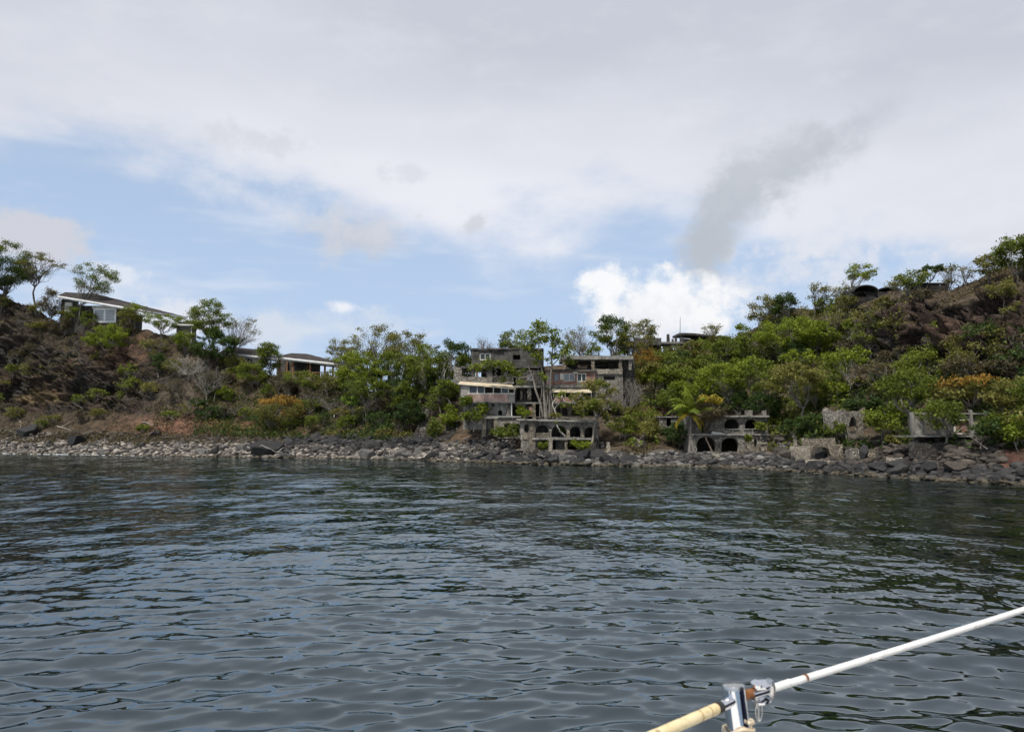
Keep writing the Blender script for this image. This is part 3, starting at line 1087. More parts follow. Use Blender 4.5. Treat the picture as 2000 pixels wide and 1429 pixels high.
# right balcony below the second tan roof
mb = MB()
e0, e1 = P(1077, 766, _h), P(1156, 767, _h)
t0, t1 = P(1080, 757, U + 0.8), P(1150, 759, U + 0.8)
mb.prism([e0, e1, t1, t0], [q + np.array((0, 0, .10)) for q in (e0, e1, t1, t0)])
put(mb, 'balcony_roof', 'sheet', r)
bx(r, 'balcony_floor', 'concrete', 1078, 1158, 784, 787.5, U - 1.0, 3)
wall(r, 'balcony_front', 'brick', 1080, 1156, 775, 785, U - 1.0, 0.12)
for x in (1081, 1104, 1130, 1155):
    bx(r, 'balcony_post', 'cream', x - .8, x + .8, 765, 776, U - 1.02, 0.14, 0.0)
bx(r, 'back_wall', 'inside', 1070, 1160, 760, 786, U + 1.8, 0.3)
# right window storey
bx(r, 'floor_slab', 'concrete', 1066, 1162, 751.5, 757, U - 0.1, 4)
wall(r, 'window_wall', 'brick', 1066, 1163, 724, 752, U + 0.1, 0.3, [hole(1068, 1078, 728, 745, U + .1), hole(1081, 1093, 728, 745, U + .1), hole(1101, 1123, 729, 744, U + .1), hole(1127, 1145, 729, 745, U + .1)])
window(r, 1068, 1078, 728, 745, U + .2, 1, 'boards', 'pane')
window(r, 1081, 1093, 728, 745, U + .2, 1, 'brick', 'pane')
window(r, 1101, 1123, 729, 744, U + .2, 2, 'cream', 'pane')
window(r, 1127, 1145, 729, 745, U + .2, 2, 'cream', 'darkglass')
bx(r, 'shutter_board', 'cream', 1094, 1100.5, 729, 741, U + .02, 0.06)
bx(r, 'shutter_board', 'cream', 1120, 1128, 724.5, 729, U + .03, 0.06)
bx(r, 'panel', 'boards', 1127, 1134, 745.2, 751, U + .03, 0.06)
bx(r, 'ledge', 'blackened', 1066, 1166, 721, 725, U - 0.2, 4)
bx(r, 'back_wall', 'inside', 1064, 1165, 724, 752, U + 3.5, 0.3)
wall(r, 'stone_wall', 'grey', 1163, 1217, 720, 800, U + 0.4, 0.4, [hole(1179, 1201, 734, 742, U + .4)], 0.15)
bx(r, 'back_wall', 'inside', 1166, 1217, 722, 770, U + 3, 0.3)
# open top storey, right
mb = MB()
for k in range(6):
    a = 1098 + k * 23
    x0, x1, z0, z1 = rect(a, a + 23, 694.5 + random.uniform(-.6, .6), 702, U + 0.9)
    mb.box(x0, x1, U + .8 + random.uniform(-.1, .1), U + 7, z0, z1, 0.02)
put(mb, 'roof_slab', 'concrete', r)
bx(r, 'roof_beam', 'blackened', 1100, 1236, 702, 704.5, U + 1.1, 0.4)
for a, b_, m in ((1099, 1106, 'tan'), (1155, 1161.5, 'tan'), (1209, 1215, 'tan'), (1228, 1234, 'grey')):
    pillar(r, a, b_, 702, 722, U + 1.0, m)
wall(r, 'parapet', 'darkstone', 1106, 1163, 715, 724, U + 1.1, 0.3, (), 0.55)
wall(r, 'parapet', 'pale', 1163, 1216, 720, 730, U + 0.2, 0.3, (), 0.1)
wall(r, 'back_wall', 'inside', 1104, 1236, 703, 726, U + 6.2, 0.3, [hole(1128, 1147, 712, 719, U + 6.2)])
bx(r, 'side_wall', 'darkstone', 1218, 1240, 703, 785, U + 2.0, 0.5)
for px_, h_ in ((1120, 5), (1152, 4), (1168, 6), (1193, 5), (1204, 4)):
    bx(r, 'roof_stub', 'blackened', px_, px_ + 3, 694 - h_, 695, U + 2.0, 0.4)

# ------------------------------------------------------------------ central ruin: stone arcade at its foot
A = wd(1090) + 7.0
r = building('stone_arcade', 1090, 880, A, 'rubble stone arcade with round arches at the foot of the concrete ruin', 'ruin')
wall(r, 'arcade_wall', 'grey', 1016, 1168, 822, 858, A, 0.5, [
    arch(1024, 1032.5, 827, 843.5, A, True), arch(1046, 1072, 830, 845, A), arch(1077, 1107, 831, 853, A),
    arch(1113, 1134, 833, 853, A), arch(1142, 1163, 834, 857, A)], 0.05)
wall(r, 'sill_wall', 'tan', 1047, 1073, 844.5, 856, A - 0.12, 0.3, (), 0.05)
wall(r, 'sill_wall', 'tan', 1021, 1034, 843.5, 858, A - 0.15, 0.3, (), 0.05)
for a, b_, y0, y1 in ((1034, 1046, 823, 882), (1107.5, 1112.5, 838, 857), (1134.5, 1141.5, 836, 858)):
    pillar(r, a, b_, y0, y1, A - 0.28, 'tan', 'buttress', 0.5)
mb = MB()
for k in range(8):
    a = 1009 + k * 19.5
    x0, x1, z0, z1 = rect(a, a + 19.6, 817.5 + k * .42, 821 + k * .45, A - .5)
    mb.box(x0, x1, A - .55 + random.uniform(-.08, .08), A + 4.4, z0, z1, 0.015)
put(mb, 'terrace_slab', 'concrete', r)
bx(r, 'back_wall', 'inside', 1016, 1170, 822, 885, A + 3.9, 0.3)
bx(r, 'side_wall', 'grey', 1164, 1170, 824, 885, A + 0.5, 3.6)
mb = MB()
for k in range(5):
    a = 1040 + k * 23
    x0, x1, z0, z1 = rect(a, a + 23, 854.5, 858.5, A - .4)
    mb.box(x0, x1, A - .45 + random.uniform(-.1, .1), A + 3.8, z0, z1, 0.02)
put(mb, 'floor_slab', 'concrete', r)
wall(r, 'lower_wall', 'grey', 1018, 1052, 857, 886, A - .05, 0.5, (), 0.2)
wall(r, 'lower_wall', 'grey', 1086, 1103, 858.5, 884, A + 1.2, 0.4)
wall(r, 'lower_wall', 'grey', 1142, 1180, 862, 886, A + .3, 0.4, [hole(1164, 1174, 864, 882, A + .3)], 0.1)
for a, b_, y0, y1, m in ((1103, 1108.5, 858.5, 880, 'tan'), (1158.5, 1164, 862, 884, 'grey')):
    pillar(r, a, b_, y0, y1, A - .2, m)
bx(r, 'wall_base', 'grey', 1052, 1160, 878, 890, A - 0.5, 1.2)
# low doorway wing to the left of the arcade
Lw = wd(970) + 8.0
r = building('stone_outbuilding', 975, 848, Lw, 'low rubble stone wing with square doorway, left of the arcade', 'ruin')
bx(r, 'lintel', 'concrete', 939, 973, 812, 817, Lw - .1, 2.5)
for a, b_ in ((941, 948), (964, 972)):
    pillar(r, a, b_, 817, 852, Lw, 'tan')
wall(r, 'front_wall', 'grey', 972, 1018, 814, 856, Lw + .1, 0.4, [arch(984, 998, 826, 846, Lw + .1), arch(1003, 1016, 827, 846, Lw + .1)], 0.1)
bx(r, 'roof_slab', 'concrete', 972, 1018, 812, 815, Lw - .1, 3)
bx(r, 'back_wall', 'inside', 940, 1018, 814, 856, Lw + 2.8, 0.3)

# free-standing rubble posts on the beach below the arcade
for px0, px1, y0, y1, lab in ((1072, 1079, 856, 890, 'tall pale rubble post standing alone before the arcade'),
                              (1185, 1191.5, 863, 893, 'thin rubble post at the right end of the arcade')):
    D = wd(px0) + 4.5
    r = building('stone_post', (px0 + px1) / 2, y1, D, lab, 'post')
    pillar(r, px0, px1, y0, y1 + 3, D, 'pale', 'shaft')
    bx(r, 'foot', 'grey', px0 - 1.5, px1 + 1.5, y1 - 2, y1 + 4, D - .12, .9)


# ------------------------------------------------------------------ stairs of rough stone
STEP_ME = {}


def stairs(label, path, n, mat='grey'):
    """path: (px, py, width px) from the foot upwards; every tread is a stone of its own"""
    p0 = path[0]
    root = building('stone_staircase', p0[0], p0[1], ground(p0[0], p0[1]), label, 'stairs')
    xs = np.array(path, float)
    t = np.linspace(0, 1, len(path))
    for i in range(n):
        u = (i + .5) / n
        px, py, w = (np.interp(u, t, xs[:, k]) for k in range(3))
        D = ground(px, py) - 0.55
        c = P(px, py, D)
        ww = w / FPX * D
        hh = abs(path[-1][1] - path[0][1]) / n / FPX * D
        key = (round(ww, 1), round(hh, 2), i % 3)
        if key not in STEP_ME:
            me = MB().box(-ww / 2, ww / 2, 0, 1.1, -hh * 0.42, hh * 0.42, 0.05).mesh('step')
            me.materials.append(M[mat])
            STEP_ME[key] = me
        o = link_mesh('step', STEP_ME[key], None, root, Vector(c) - root.location)
    for s in (-1, 1):
        mb = MB()
        for i in range(n):
            u0, u1 = i / n, (i + 1) / n
            q = []
            for u in (u0, u1):
                px, py, w = (np.interp(u, t, xs[:, k]) for k in range(3))
                D = ground(px, py) - 0.35
                q.append(P(px + s * w * .5, py, D))
            a, b_ = q
            mb.box(a[0] - .16, a[0] + .16, a[1], b_[1] + .9, a[2] - .5, max(a[2], b_[2]) + .12, .05)
        put(mb, 'side_kerb', 'darkstone', root)
    return root


stairs('long straight stone staircase climbing through the bushes, the leftmost one', [(819, 862, 19), (826, 835, 17), (832, 808, 15), (838, 786, 14)], 20)
stairs('wide mossy stone staircase beside the left wall of the concrete ruin', [(864, 860, 26), (882, 842, 20), (889, 815, 20), (897, 788, 19)], 18, 'darkstone')
stairs('short flight of stone steps in the soil right of the arcade', [(1250, 872, 17), (1247, 862, 16), (1243, 853, 14)], 6, 'tan')

# ------------------------------------------------------------------ two-storeyed arched house on the right
B = wd(1420) + 8.5
r = building('arched_stone_house', 1425, 885, B, 'two-storeyed rubble stone house with big arches behind the palm', 'ruin')
wall(r, 'upper_wall', 'grey', 1352, 1499, 814, 848, B + .5, 0.5, [hole(1371, 1384, 831, 845, B + .5), arch(1415, 1444, 818, 848, B + .5, False, 0.3), arch(1455, 1481, 819, 848, B + .5, False, .33)], 0.05)
wall(r, 'lower_wall', 'grey', 1350, 1500, 850, 890, B, 0.55, [arch(1361, 1398, 853, 882, B, False, .42), arch(1409, 1443, 855, 882, B, False, .4), arch(1472, 1478.5, 857, 872, B, True)], 0.05)
mb = MB()
for k in range(5):
    x0, x1, z0, z1 = rect(1353 + k * 30, 1383 + k * 30, 811, 814.3, B)
    mb.box(x0, x1, B + random.uniform(-.1, .1), B + 4.6, z0, z1, .02)
put(mb, 'roof_slab', 'concrete', r)
mb = MB()
for k in range(5):
    x0, x1, z0, z1 = rect(1350 + k * 30, 1380 + k * 30, 847, 850, B)
    mb.box(x0, x1, B - .3 + random.uniform(-.1, .1), B + 4.4, z0, z1, .02)
put(mb, 'floor_slab', 'concrete', r)
for a, b_ in ((1415, 1444), (1455, 1481)):
    wall(r, 'balcony_parapet', 'grey', a - 1, b_ + 1, 839.5, 848, B + .45, .25)
    bx(r, 'balcony_rail', 'boards', a - 1.5, b_ + 1.5, 837, 838.6, B + .3, .15, 0.0)
    bx(r, 'rail_post', 'boards', (a + b_) / 2 + 1.5, (a + b_) / 2 + 3, 838.6, 847, B + .3, .12, 0.0)
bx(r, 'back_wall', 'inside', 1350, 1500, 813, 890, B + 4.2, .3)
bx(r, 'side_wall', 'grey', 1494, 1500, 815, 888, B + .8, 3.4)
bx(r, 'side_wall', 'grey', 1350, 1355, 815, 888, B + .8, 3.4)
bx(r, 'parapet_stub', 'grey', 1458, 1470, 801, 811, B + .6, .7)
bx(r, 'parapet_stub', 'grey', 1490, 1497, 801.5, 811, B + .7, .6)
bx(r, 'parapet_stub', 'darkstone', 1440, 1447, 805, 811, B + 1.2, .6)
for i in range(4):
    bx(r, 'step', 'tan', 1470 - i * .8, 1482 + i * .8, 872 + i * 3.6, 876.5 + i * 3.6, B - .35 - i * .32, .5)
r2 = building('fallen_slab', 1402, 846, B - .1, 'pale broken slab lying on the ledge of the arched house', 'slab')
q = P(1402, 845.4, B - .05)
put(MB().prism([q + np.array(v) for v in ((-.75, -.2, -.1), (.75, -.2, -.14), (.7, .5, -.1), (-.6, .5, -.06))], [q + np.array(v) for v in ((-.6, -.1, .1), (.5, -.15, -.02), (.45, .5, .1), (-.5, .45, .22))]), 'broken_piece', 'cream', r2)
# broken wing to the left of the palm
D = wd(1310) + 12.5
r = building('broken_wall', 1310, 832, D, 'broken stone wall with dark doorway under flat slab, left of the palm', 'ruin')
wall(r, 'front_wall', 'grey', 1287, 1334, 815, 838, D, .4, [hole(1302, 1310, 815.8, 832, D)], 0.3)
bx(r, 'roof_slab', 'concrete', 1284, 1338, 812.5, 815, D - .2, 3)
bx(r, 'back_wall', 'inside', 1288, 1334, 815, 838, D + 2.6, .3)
# stubs of garden walls along the front
for px0, px1, y0, y1, m, lab in ((1460, 1473, 864, 893, 'tan', 'squat rubble pier beside the steps of the arched house'),
                                 (1487, 1498, 866, 896, 'tan', 'rubble pier at the right front corner of the arched house'),
                                 (1524, 1536, 866, 890, 'grey', 'low grey rubble pier in the rocks between the two arched ruins'),
                                 (1551, 1556, 852, 868, 'pale', 'small pointed pale stone stub above the beach wall')):
    D = wd(px0) + 6.0
    rr = building('stone_pier', (px0 + px1) / 2, y1, D, lab, 'pier')
    pillar(rr, px0, px1, y0, y1 + 3, D, m, 'shaft')
    bx(rr, 'cap', m, px0 - .6, px1 + .6, y0 - 1.2, y0 + .6, D - .06, (px1 - px0) / FPX * D + .12, .05)
# terrace of pale slabs
for px0, px1, y0, y1, dd, lab in ((1237, 1290, 884, 893, 5.0, 'pale eroded concrete slab on the rocks below the short steps'),
                                  (1382, 1470, 886, 894, 4.2, 'long pale terrace slab in front of the arched house'),
                                  (1575, 1660, 898, 909, 3.6, 'pale stone ledge below the ruined sea wall'),
                                  (1743, 1775, 893, 904, 4.0, 'white-topped slab among the black rocks on the right')):
    D = wd((px0 + px1) / 2) + dd
    rr = building('terrace_slab', (px0 + px1) / 2, y1, D, lab, 'slab')
    x0, x1, z0, z1 = rect(px0, px1, y0, y1, D)
    n = 9
    base, top = [], []
    for i in range(n):
        th = 2 * math.pi * i / n
        k = random.uniform(.85, 1.1)
        base.append(((x0 + x1) / 2 + k * (x1 - x0) / 2 * math.cos(th), D + .9 + k * .9 * math.sin(th), z0 - .5))
        top.append(((x0 + x1) / 2 + .93 * k * (x1 - x0) / 2 * math.cos(th), D + .9 + .9 * k * math.sin(th), z1 - .12 * (i % 3)))
    put(MB().prism(base, top), 'slab_body', 'pale', rr)

# ------------------------------------------------------------------ ruined sea wall and posts, further right
S = wd(1600) + 7.0
r = building('ruined_sea_wall', 1600, 900, S, 'ruined pale stone wall with one wide low arch among black rocks', 'ruin')
wall(r, 'arch_wall', 'tan', 1571, 1632, 855, 901, S + .1, .6, [arch(1583, 1623, 872, 900.5, S + .1, False, .6)], .3)
wall(r, 'front_block', 'pale', 1553, 1582, 871, 899, S - .6, 1.2, (), .12)
bx(r, 'back_wall', 'inside', 1575, 1632, 862, 902, S + 2.6, .3)
for px0, px1, y0, y1, m, lab in ((1637, 1646.5, 869, 899, 'tan', 'slim rubble post just right of the wide-arched wall'),
                                 (1694, 1710, 877, 910, 'tan', 'thick rubble post standing on black rocks'),
                                 (1660, 1680, 877, 893, 'grey', 'broken grey rubble lump between two rubble posts')):
    D = wd(px0) + 5.5
    rr = building('stone_post', (px0 + px1) / 2, y1, D, lab, 'post')
    pillar(rr, px0, px1, y0, y1 + 3, D, m, 'shaft', .8)
    bx(rr, 'cap', m, px0 + 1, px1 - 2, y0 - 1.5, y0 + .5, D + .1, .5, .06)
# tower with a pointed doorway
T = wd(1655) + 11.0
r = building('pointed_arch_ruin', 1655, 855, T, 'rounded stone ruin with tall pointed doorway above the sea wall', 'ruin')
x0, x1, z0, z1 = rect(1610, 1698, 796, 856, T)
wall(r, 'front_wall', 'grey', 1650, 1686, 803, 858, T, .55, [arch(1659, 1675, 813, 846, T, True)], .25)
wall(r, 'side_wall', 'grey', 1612, 1650, 798, 842, T + .3, .5, (), .4)
wall(r, 'rear_wall', 'tan', 1615, 1690, 795, 815, T + 2.8, .5, (), .6)
pillar(r, 1675.5, 1683, 818, 862, T - .3, 'tan', 'door_pier')
pillar(r, 1668, 1676, 856, 882, T - .5, 'grey', 'lower_pier')
bx(r, 'floor_slab', 'concrete', 1674, 1738, 854, 857.5, T - .4, 3)
wall(r, 'low_wall', 'darkstone', 1683, 1735, 830, 856, T + 1.5, .4, [hole(1688, 1698, 838, 852, T + 1.5), arch(1708, 1722, 832, 852, T + 1.5)], .5)
bx(r, 'back_wall', 'inside', 1655, 1735, 812, 866, T + 3.5, .3)

# concrete frame building on the far right
E = wd(1860) + 8.5
r = building('concrete_frame_ruin', 1860, 855, E, 'roofless concrete frame ruin with boarded window at the far right', 'ruin')
wall(r, 'front_wall', 'concrete', 1784, 1860, 814, 851, E + .3, .3, [hole(1806, 1828, 822, 846, E + .3)], .3)
wall(r, 'front_wall', 'boards', 1861, 1930, 812, 850, E + .5, .25, [hole(1866, 1899, 820, 846, E + .5)], .3)
bx(r, 'window_board', 'brick', 1867, 1898, 821, 845, E + .62, .05)
mb = MB()
for a in ((1864, 1900, 818, 820.5), (1864, 1900, 845.5, 847.5), (1863, 1866, 820.5, 845.5), (1898.5, 1901, 820.5, 845.5)):
    x0, x1, z0, z1 = rect(*a, E + .4)
    mb.box(x0, x1, E + .38, E + .48, z0, z1)
put(mb, 'window_frame', 'cream', r)
for a, b_, y0 in ((1782, 1787, 805), (1857, 1861, 803), (1897, 1901, 800), (1926, 1930, 806)):
    bx(r, 'frame_post', 'concrete', a, b_, y0, 852, E + .1, .3)
bx(r, 'frame_beam', 'concrete', 1784, 1860, 806, 808.5, E + .15, .25)
bx(r, 'frame_beam', 'concrete', 1862, 1926, 806.5, 809, E + .18, .25)
mb = MB().tube([P(1867, 844, E), P(1885, 832, E + .1), P(1896, 850, E)], [.04, .04, .03], 5)
put(mb, 'fallen_branch', 'boards', r)
mb = MB()
for k in range(6):
    x0, x1, z0, z1 = rect(1784 + k * 25, 1809 + k * 25, 850, 853, E - .6)
    mb.box(x0, x1, E - .7 + random.uniform(-.1, .1), E + 2.6, z0, z1, .02)
put(mb, 'floor_slab', 'concrete', r)
bx(r, 'back_wall', 'inside', 1786, 1930, 812, 866, E + 2.6, .3)
for a in (1788, 1830, 1872, 1912):
    pillar(r, a, a + 6, 853, 868, E - .2, 'darkstone')
r = building('retaining_wall', 1870, 892, E - 1.2, 'dark rubble retaining wall under the concrete frame ruin', 'wall')
wall(r, 'wall_face', 'darkstone', 1786, 1942, 863, 905, E - 1.2, .8, (), .25)
bx(r, 'coping', 'grey', 1880, 1942, 861.5, 864, E - 1.3, .9)

# ------------------------------------------------------------------ hilltop pavilion above the centre right
G = ground(1370, 676) + 1.0
r = building('hilltop_pavilion', 1360, 680, G, 'dark open concrete pavilion with mast on the skyline', 'ruin')
mb = MB()
n = 8
for k in range(n):
    u0, u1 = k / n, (k + 1) / n
    f = lambda u: 650 - 2.2 * math.sin(u * 3.0) + u * 6
    a0, a1 = P(1327 + 64 * u0, f(u0), G), P(1327 + 64 * u1, f(u1), G)
    q = [a0, a1, a1 + np.array((0, 5, .15)), a0 + np.array((0, 5, .15))]
    mb.prism([p - np.array((0, 0, .32)) for p in q], q)
put(mb, 'roof_slab', 'blackened', r)
pillar(r, 1328.5, 1335, 652, 686, G + .2, 'blackened')
wall(r, 'front_wall', 'blackened', 1335, 1392, 661, 690, G + .5, .3, [arch(1354, 1379, 660.8, 682, G + .5, False, .25)], .1)
wall(r, 'rear_wall', 'blackened', 1350, 1392, 654, 688, G + 4.5, .3)
bx(r, 'side_wall', 'blackened', 1386, 1394, 657, 690, G + .8, 4)
bx(r, 'terrace_slab', 'concrete', 1292, 1334, 667, 671, G - .1, 4)
for a, b_, y0 in ((1303, 1308, 652), (1313, 1316, 662), (1318.5, 1322.5, 659)):
    bx(r, 'terrace_post', 'blackened', a, b_, y0, 667, G + .6, .5)
bx(r, 'terrace_wall', 'plaster', 1309, 1324, 672, 679, G + .3, .3)
bx(r, 'terrace_wall', 'blackened', 1296, 1309, 671, 690, G + .2, .4)
bx(r, 'terrace_wall', 'blackened', 1324, 1332, 671, 690, G + .2, .4)
put(MB().tube([P(1328.2, 652, G + .1), P(1328.6, 619, G + .1)], [.05, .025], 6), 'mast', 'blackened', r)
# shell-roofed vault beside it
D = G + 2
r = building('vaulted_shelter', 1408, 668, D, 'small mossy barrel-vaulted shelter right of the hilltop pavilion', 'ruin')
mb = MB()
pts_o, pts_i = [], []
for i in range(11):
    th = math.pi * i / 10
    pts_o.append((1409 - 17 * math.cos(th), 668 - 13 * math.sin(th)))
    pts_i.append((1409 - 14.5 * math.cos(th), 668 - 10.5 * math.sin(th)))
for i in range(10):
    q = [P(*pts_o[i], D), P(*pts_o[i + 1], D), P(*pts_i[i + 1], D), P(*pts_i[i], D)]
    mb.prism([p + np.array((0, 5, 0)) for p in q], q)
put(mb, 'vault', 'darkstone', r)
bx(r, 'rear_wall', 'inside', 1393, 1425, 657, 676, D + 4, .3)
bx(r, 'low_wall', 'darkstone', 1392, 1426, 667, 678, D + .1, .4)
# flat slab among the trees left of it
D = ground(1240, 700) + 4
r = building('cantilever_slab', 1250, 680, D, 'black cantilevered roof slab half hidden by trees above the ruin', 'ruin')
bx(r, 'roof_slab', 'blackened', 1212, 1292, 667, 673, D, 5)
bx(r, 'rear_wall', 'blackened', 1238, 1292, 660, 700, D + 3, .4)
bx(r, 'slab_edge', 'blackened', 1213, 1228, 672.8, 678, D + .2, 3)
for a in (1236, 1262, 1286):
    pillar(r, a, a + 4, 673, 704, D + .5, 'blackened')

# ------------------------------------------------------------------ domed ruin on the right-hand skyline
D = ground(1690, 588) - .6
r = building('domed_ruin', 1690, 578, D, 'black shell-vaulted ruin on the right-hand cliff top', 'ruin')
for cx, cy, rx_, ry_, dd in ((1692, 569, 25, 13, 0), (1738, 570, 26, 10, 1.5)):
    mb = MB()
    po, pi_ = [], []
    for i in range(13):
        th = math.pi * i / 12
        po.append((cx - rx_ * math.cos(th), cy - ry_ * math.sin(th)))
        pi_.append((cx - (rx_ - 2) * math.cos(th), cy - (ry_ - 2.2) * math.sin(th)))
    for i in range(12):
        q = [P(*po[i], D + dd), P(*po[i + 1], D + dd), P(*pi_[i + 1], D + dd), P(*pi_[i], D + dd)]
        mb.prism([p + np.array((0, 4, 0)) for p in q], q)
    put(mb, 'vault', 'jet', r)
wall(r, 'front_wall', 'jet', 1662, 1765, 569, 598, D + .6, .3, [arch(1671, 1693, 570.5, 580, D + .6)], .1)
bx(r, 'rear_wall', 'inside', 1664, 1765, 570, 590, D + 3.6, .3)
D = ground(1815, 574) - .3
r = building('cliff_top_wall', 1818, 568, D, 'low black parapet wall on the right-hand cliff edge', 'wall')
wall(r, 'wall_face', 'jet', 1783, 1853, 553, 580, D, .5, (), .25)
bx(r, 'coping', 'jet', 1782, 1850, 552.2, 554.2, D - .1, .7)


# ------------------------------------------------------------------ tiled-roof houses on the left
def hip_roof(root, corners, ridge, over_th=.28, mat='shingle', n=7):
    """corners: four eave points (front left, front right, back right, back left); ridge: two points"""
    fl, fr, br, bl = [np.asarray(c, float) for c in corners]
    ra, rb = [np.asarray(c, float) for c in ridge]
    mb = MB()
    def face(a, b_, c, d):
        for i in range(n):                                    # courses of shingles, each lapping the next
            u0, u1 = i / n, (i + 1) / n
            q = [a + (d - a) * u0, b_ + (c - b_) * u0, b_ + (c - b_) * u1, a + (d - a) * u1]
            lift = np.array((0, 0, .05))
            mb.raw([q[0] + lift, q[1] + lift, q[2], q[3], q[0], q[1]], [(0, 1, 2, 3), (4, 5, 1, 0)])
    face(fl, fr, rb, ra)
    face(br, bl, ra, rb)
    face(fr, br, rb, rb)
    face(bl, fl, ra, ra)
    put(mb, 'roof', mat, root)
    dn = np.array((0, 0, -over_th))
    for a, b_ in ((fl, fr), (fr, br), (br, bl), (bl, fl)):
        m2 = MB()
        out = np.cross(b_ - a, (0, 0, 1))
        out = out / np.linalg.norm(out)
        m2.prism([a + dn, b_ + dn, b_ + dn - out * .1, a + dn - out * .1], [a, b_, b_ - out * .1, a - out * .1])
        h2 = .55 * over_th
        a2, b2 = a + dn - out * .22, b_ + dn - out * .22
        m2.prism([a2 + np.array((0, 0, -h2)), b2 + np.array((0, 0, -h2)), b2 - out * .08 + np.array((0, 0, -h2)), a2 - out * .08 + np.array((0, 0, -h2))],
                 [a2, b2, b2 - out * .08, a2 - out * .08])
        put(m2, 'fascia', 'white', root)
    put(MB().prism([fl + dn, fr + dn, br + dn, bl + dn], [q + dn + np.array((0, 0, .06)) for q in (fl, fr, br, bl)]), 'soffit', 'inside', root)


D = ground(200, 640) + 1.5
r = building('hilltop_house', 190, 632, D, 'dark-roofed house with white window on the left cliff top', 'house')
fl, fr = P(112, 577, D - 1.2), P(277, 605, D - 3.0)
dp = np.array((4.5, 9.0, 0.0))
ra = P(128, 570.5, D + 4)
rb = P(186, 573.5, D + 3)
br, bl = fr + dp, fl + dp
hip_roof(r, (fl, fr, br, bl), (ra, rb))
wall(r, 'front_wall', 'darkstone', 118, 150, 585, 650, D, .3, [hole(126, 141, 590, 610, D)])
wall(r, 'front_wall', 'darkstone', 150, 232, 597, 650, D + .01, .3, [hole(182, 227, 602, 630, D)])
wall(r, 'front_wall', 'darkstone', 232, 247, 603, 650, D + .02, .3)
bx(r, 'side_wall', 'darkstone', 241, 247, 608, 650, D + .4, 6)
bx(r, 'rear_wall', 'inside', 118, 247, 604, 650, D + 7, .3)
w = window(r, 182, 227, 602, 630, D - .05, 2, 'white', 'blinds', 1, .30)
for zz in range(604, 629, 3):
    bx(r, 'louvre', 'boards', 185.5, 203, zz, zz + .9, D - .09, .03, 0.0)
    bx(r, 'louvre', 'boards', 207, 224, zz, zz + .9, D - .09, .03, 0.0)
bx(r, 'door_panel', 'cream', 126, 141, 590, 610, D + .02, .1)
bx(r, 'window_head', 'cream', 180, 229, 598, 602.2, D - .06, .14)
bx(r, 'deck_post', 'wood', 252, 255, 604, 645, D - 2.5, .25)

D = ground(360, 668) + 1.2
r = building('hilltop_hut', 360, 668, D, 'small square stone hut with pyramid roof on the slope', 'hut')
fl, fr = P(340, 632.5, D - .6), P(379, 633.5, D - .6)
dp = np.array((0.3, 3.6, 0))
top = (fl + fr) / 2 + dp / 2
top[2] = P(356, 624, D)[2]
hip_roof(r, (fl, fr, fr + dp, fl + dp), (top + np.array((-.1, 0, 0)), top + np.array((.1, 0, 0))), .22)
wall(r, 'front_wall', 'grey', 344, 373, 635, 685, D, .25)
bx(r, 'side_wall', 'grey', 370.5, 373, 635, 685, D + .26, 2.2)
bx(r, 'side_wall', 'grey', 344, 346.5, 635, 685, D + .26, 2.2)
bx(r, 'corner_board', 'white', 373, 374, 635, 668, D - .04, .1)
bx(r, 'rear_wall', 'inside', 345, 372, 636, 685, D + 2.5, .2)

D = ground(470, 705) + 1.2
r = building('low_roof_house', 470, 704, D, 'low dark-roofed house half hidden by trees, between hut and pavilion', 'house')
fl, fr = P(430, 687, D - .8), P(520, 697, D - 1.2)
dp = np.array((1.5, 6, 0))
hip_roof(r, (fl, fr, fr + dp, fl + dp), (P(452, 677, D + 2.5), P(500, 682, D + 2.5)))
wall(r, 'front_wall', 'cream', 436, 512, 692, 722, D, .25, [hole(450, 462, 698, 712, D), hole(482, 494, 699, 713, D)])
window(r, 450, 462, 698, 712, D + .03, 2, 'white')
window(r, 482, 494, 699, 713, D + .03, 2, 'white')
bx(r, 'rear_wall', 'inside', 436, 512, 690, 722, D + 4.5, .3)

D = ground(605, 742) + 1.5
r = building('open_pavilion', 605, 738, D, 'open-sided wooden pavilion with dark hip roof and white fascia', 'pavilion')
fl, fr = P(539, 696, D - 1.2), P(673, 711, D - 1.6)
dp = np.array((1.2, 7.5, 0))
hip_roof(r, (fl, fr, fr + dp, fl + dp), (P(570, 689.5, D + 3), P(598, 690.5, D + 3)))
for px_, y0 in ((571, 703), (605, 707), (634, 710), (663, 713), (545, 700)):
    bx(r, 'post', 'wood', px_ - 1.7, px_ + 1.7, y0, 748, D - .6, .26, 0.0)
for px_, y0 in ((560, 702), (600, 706), (650, 710)):
    bx(r, 'post', 'wood', px_ - 1.5, px_ + 1.5, y0, 748, D + 5.0, .26, 0.0)
bx(r, 'deck', 'boards', 540, 670, 736, 740, D - .8, 6.5)
wall(r, 'rear_wall', 'inside', 540, 625, 702, 740, D + 5.5, .2)
wall(r, 'railing', 'wood', 540, 668, 726, 728, D - .55, .08)
for px_ in range(543, 668, 6):
    bx(r, 'baluster', 'wood', px_, px_ + 1, 728, 737, D - .53, .06, 0.0)

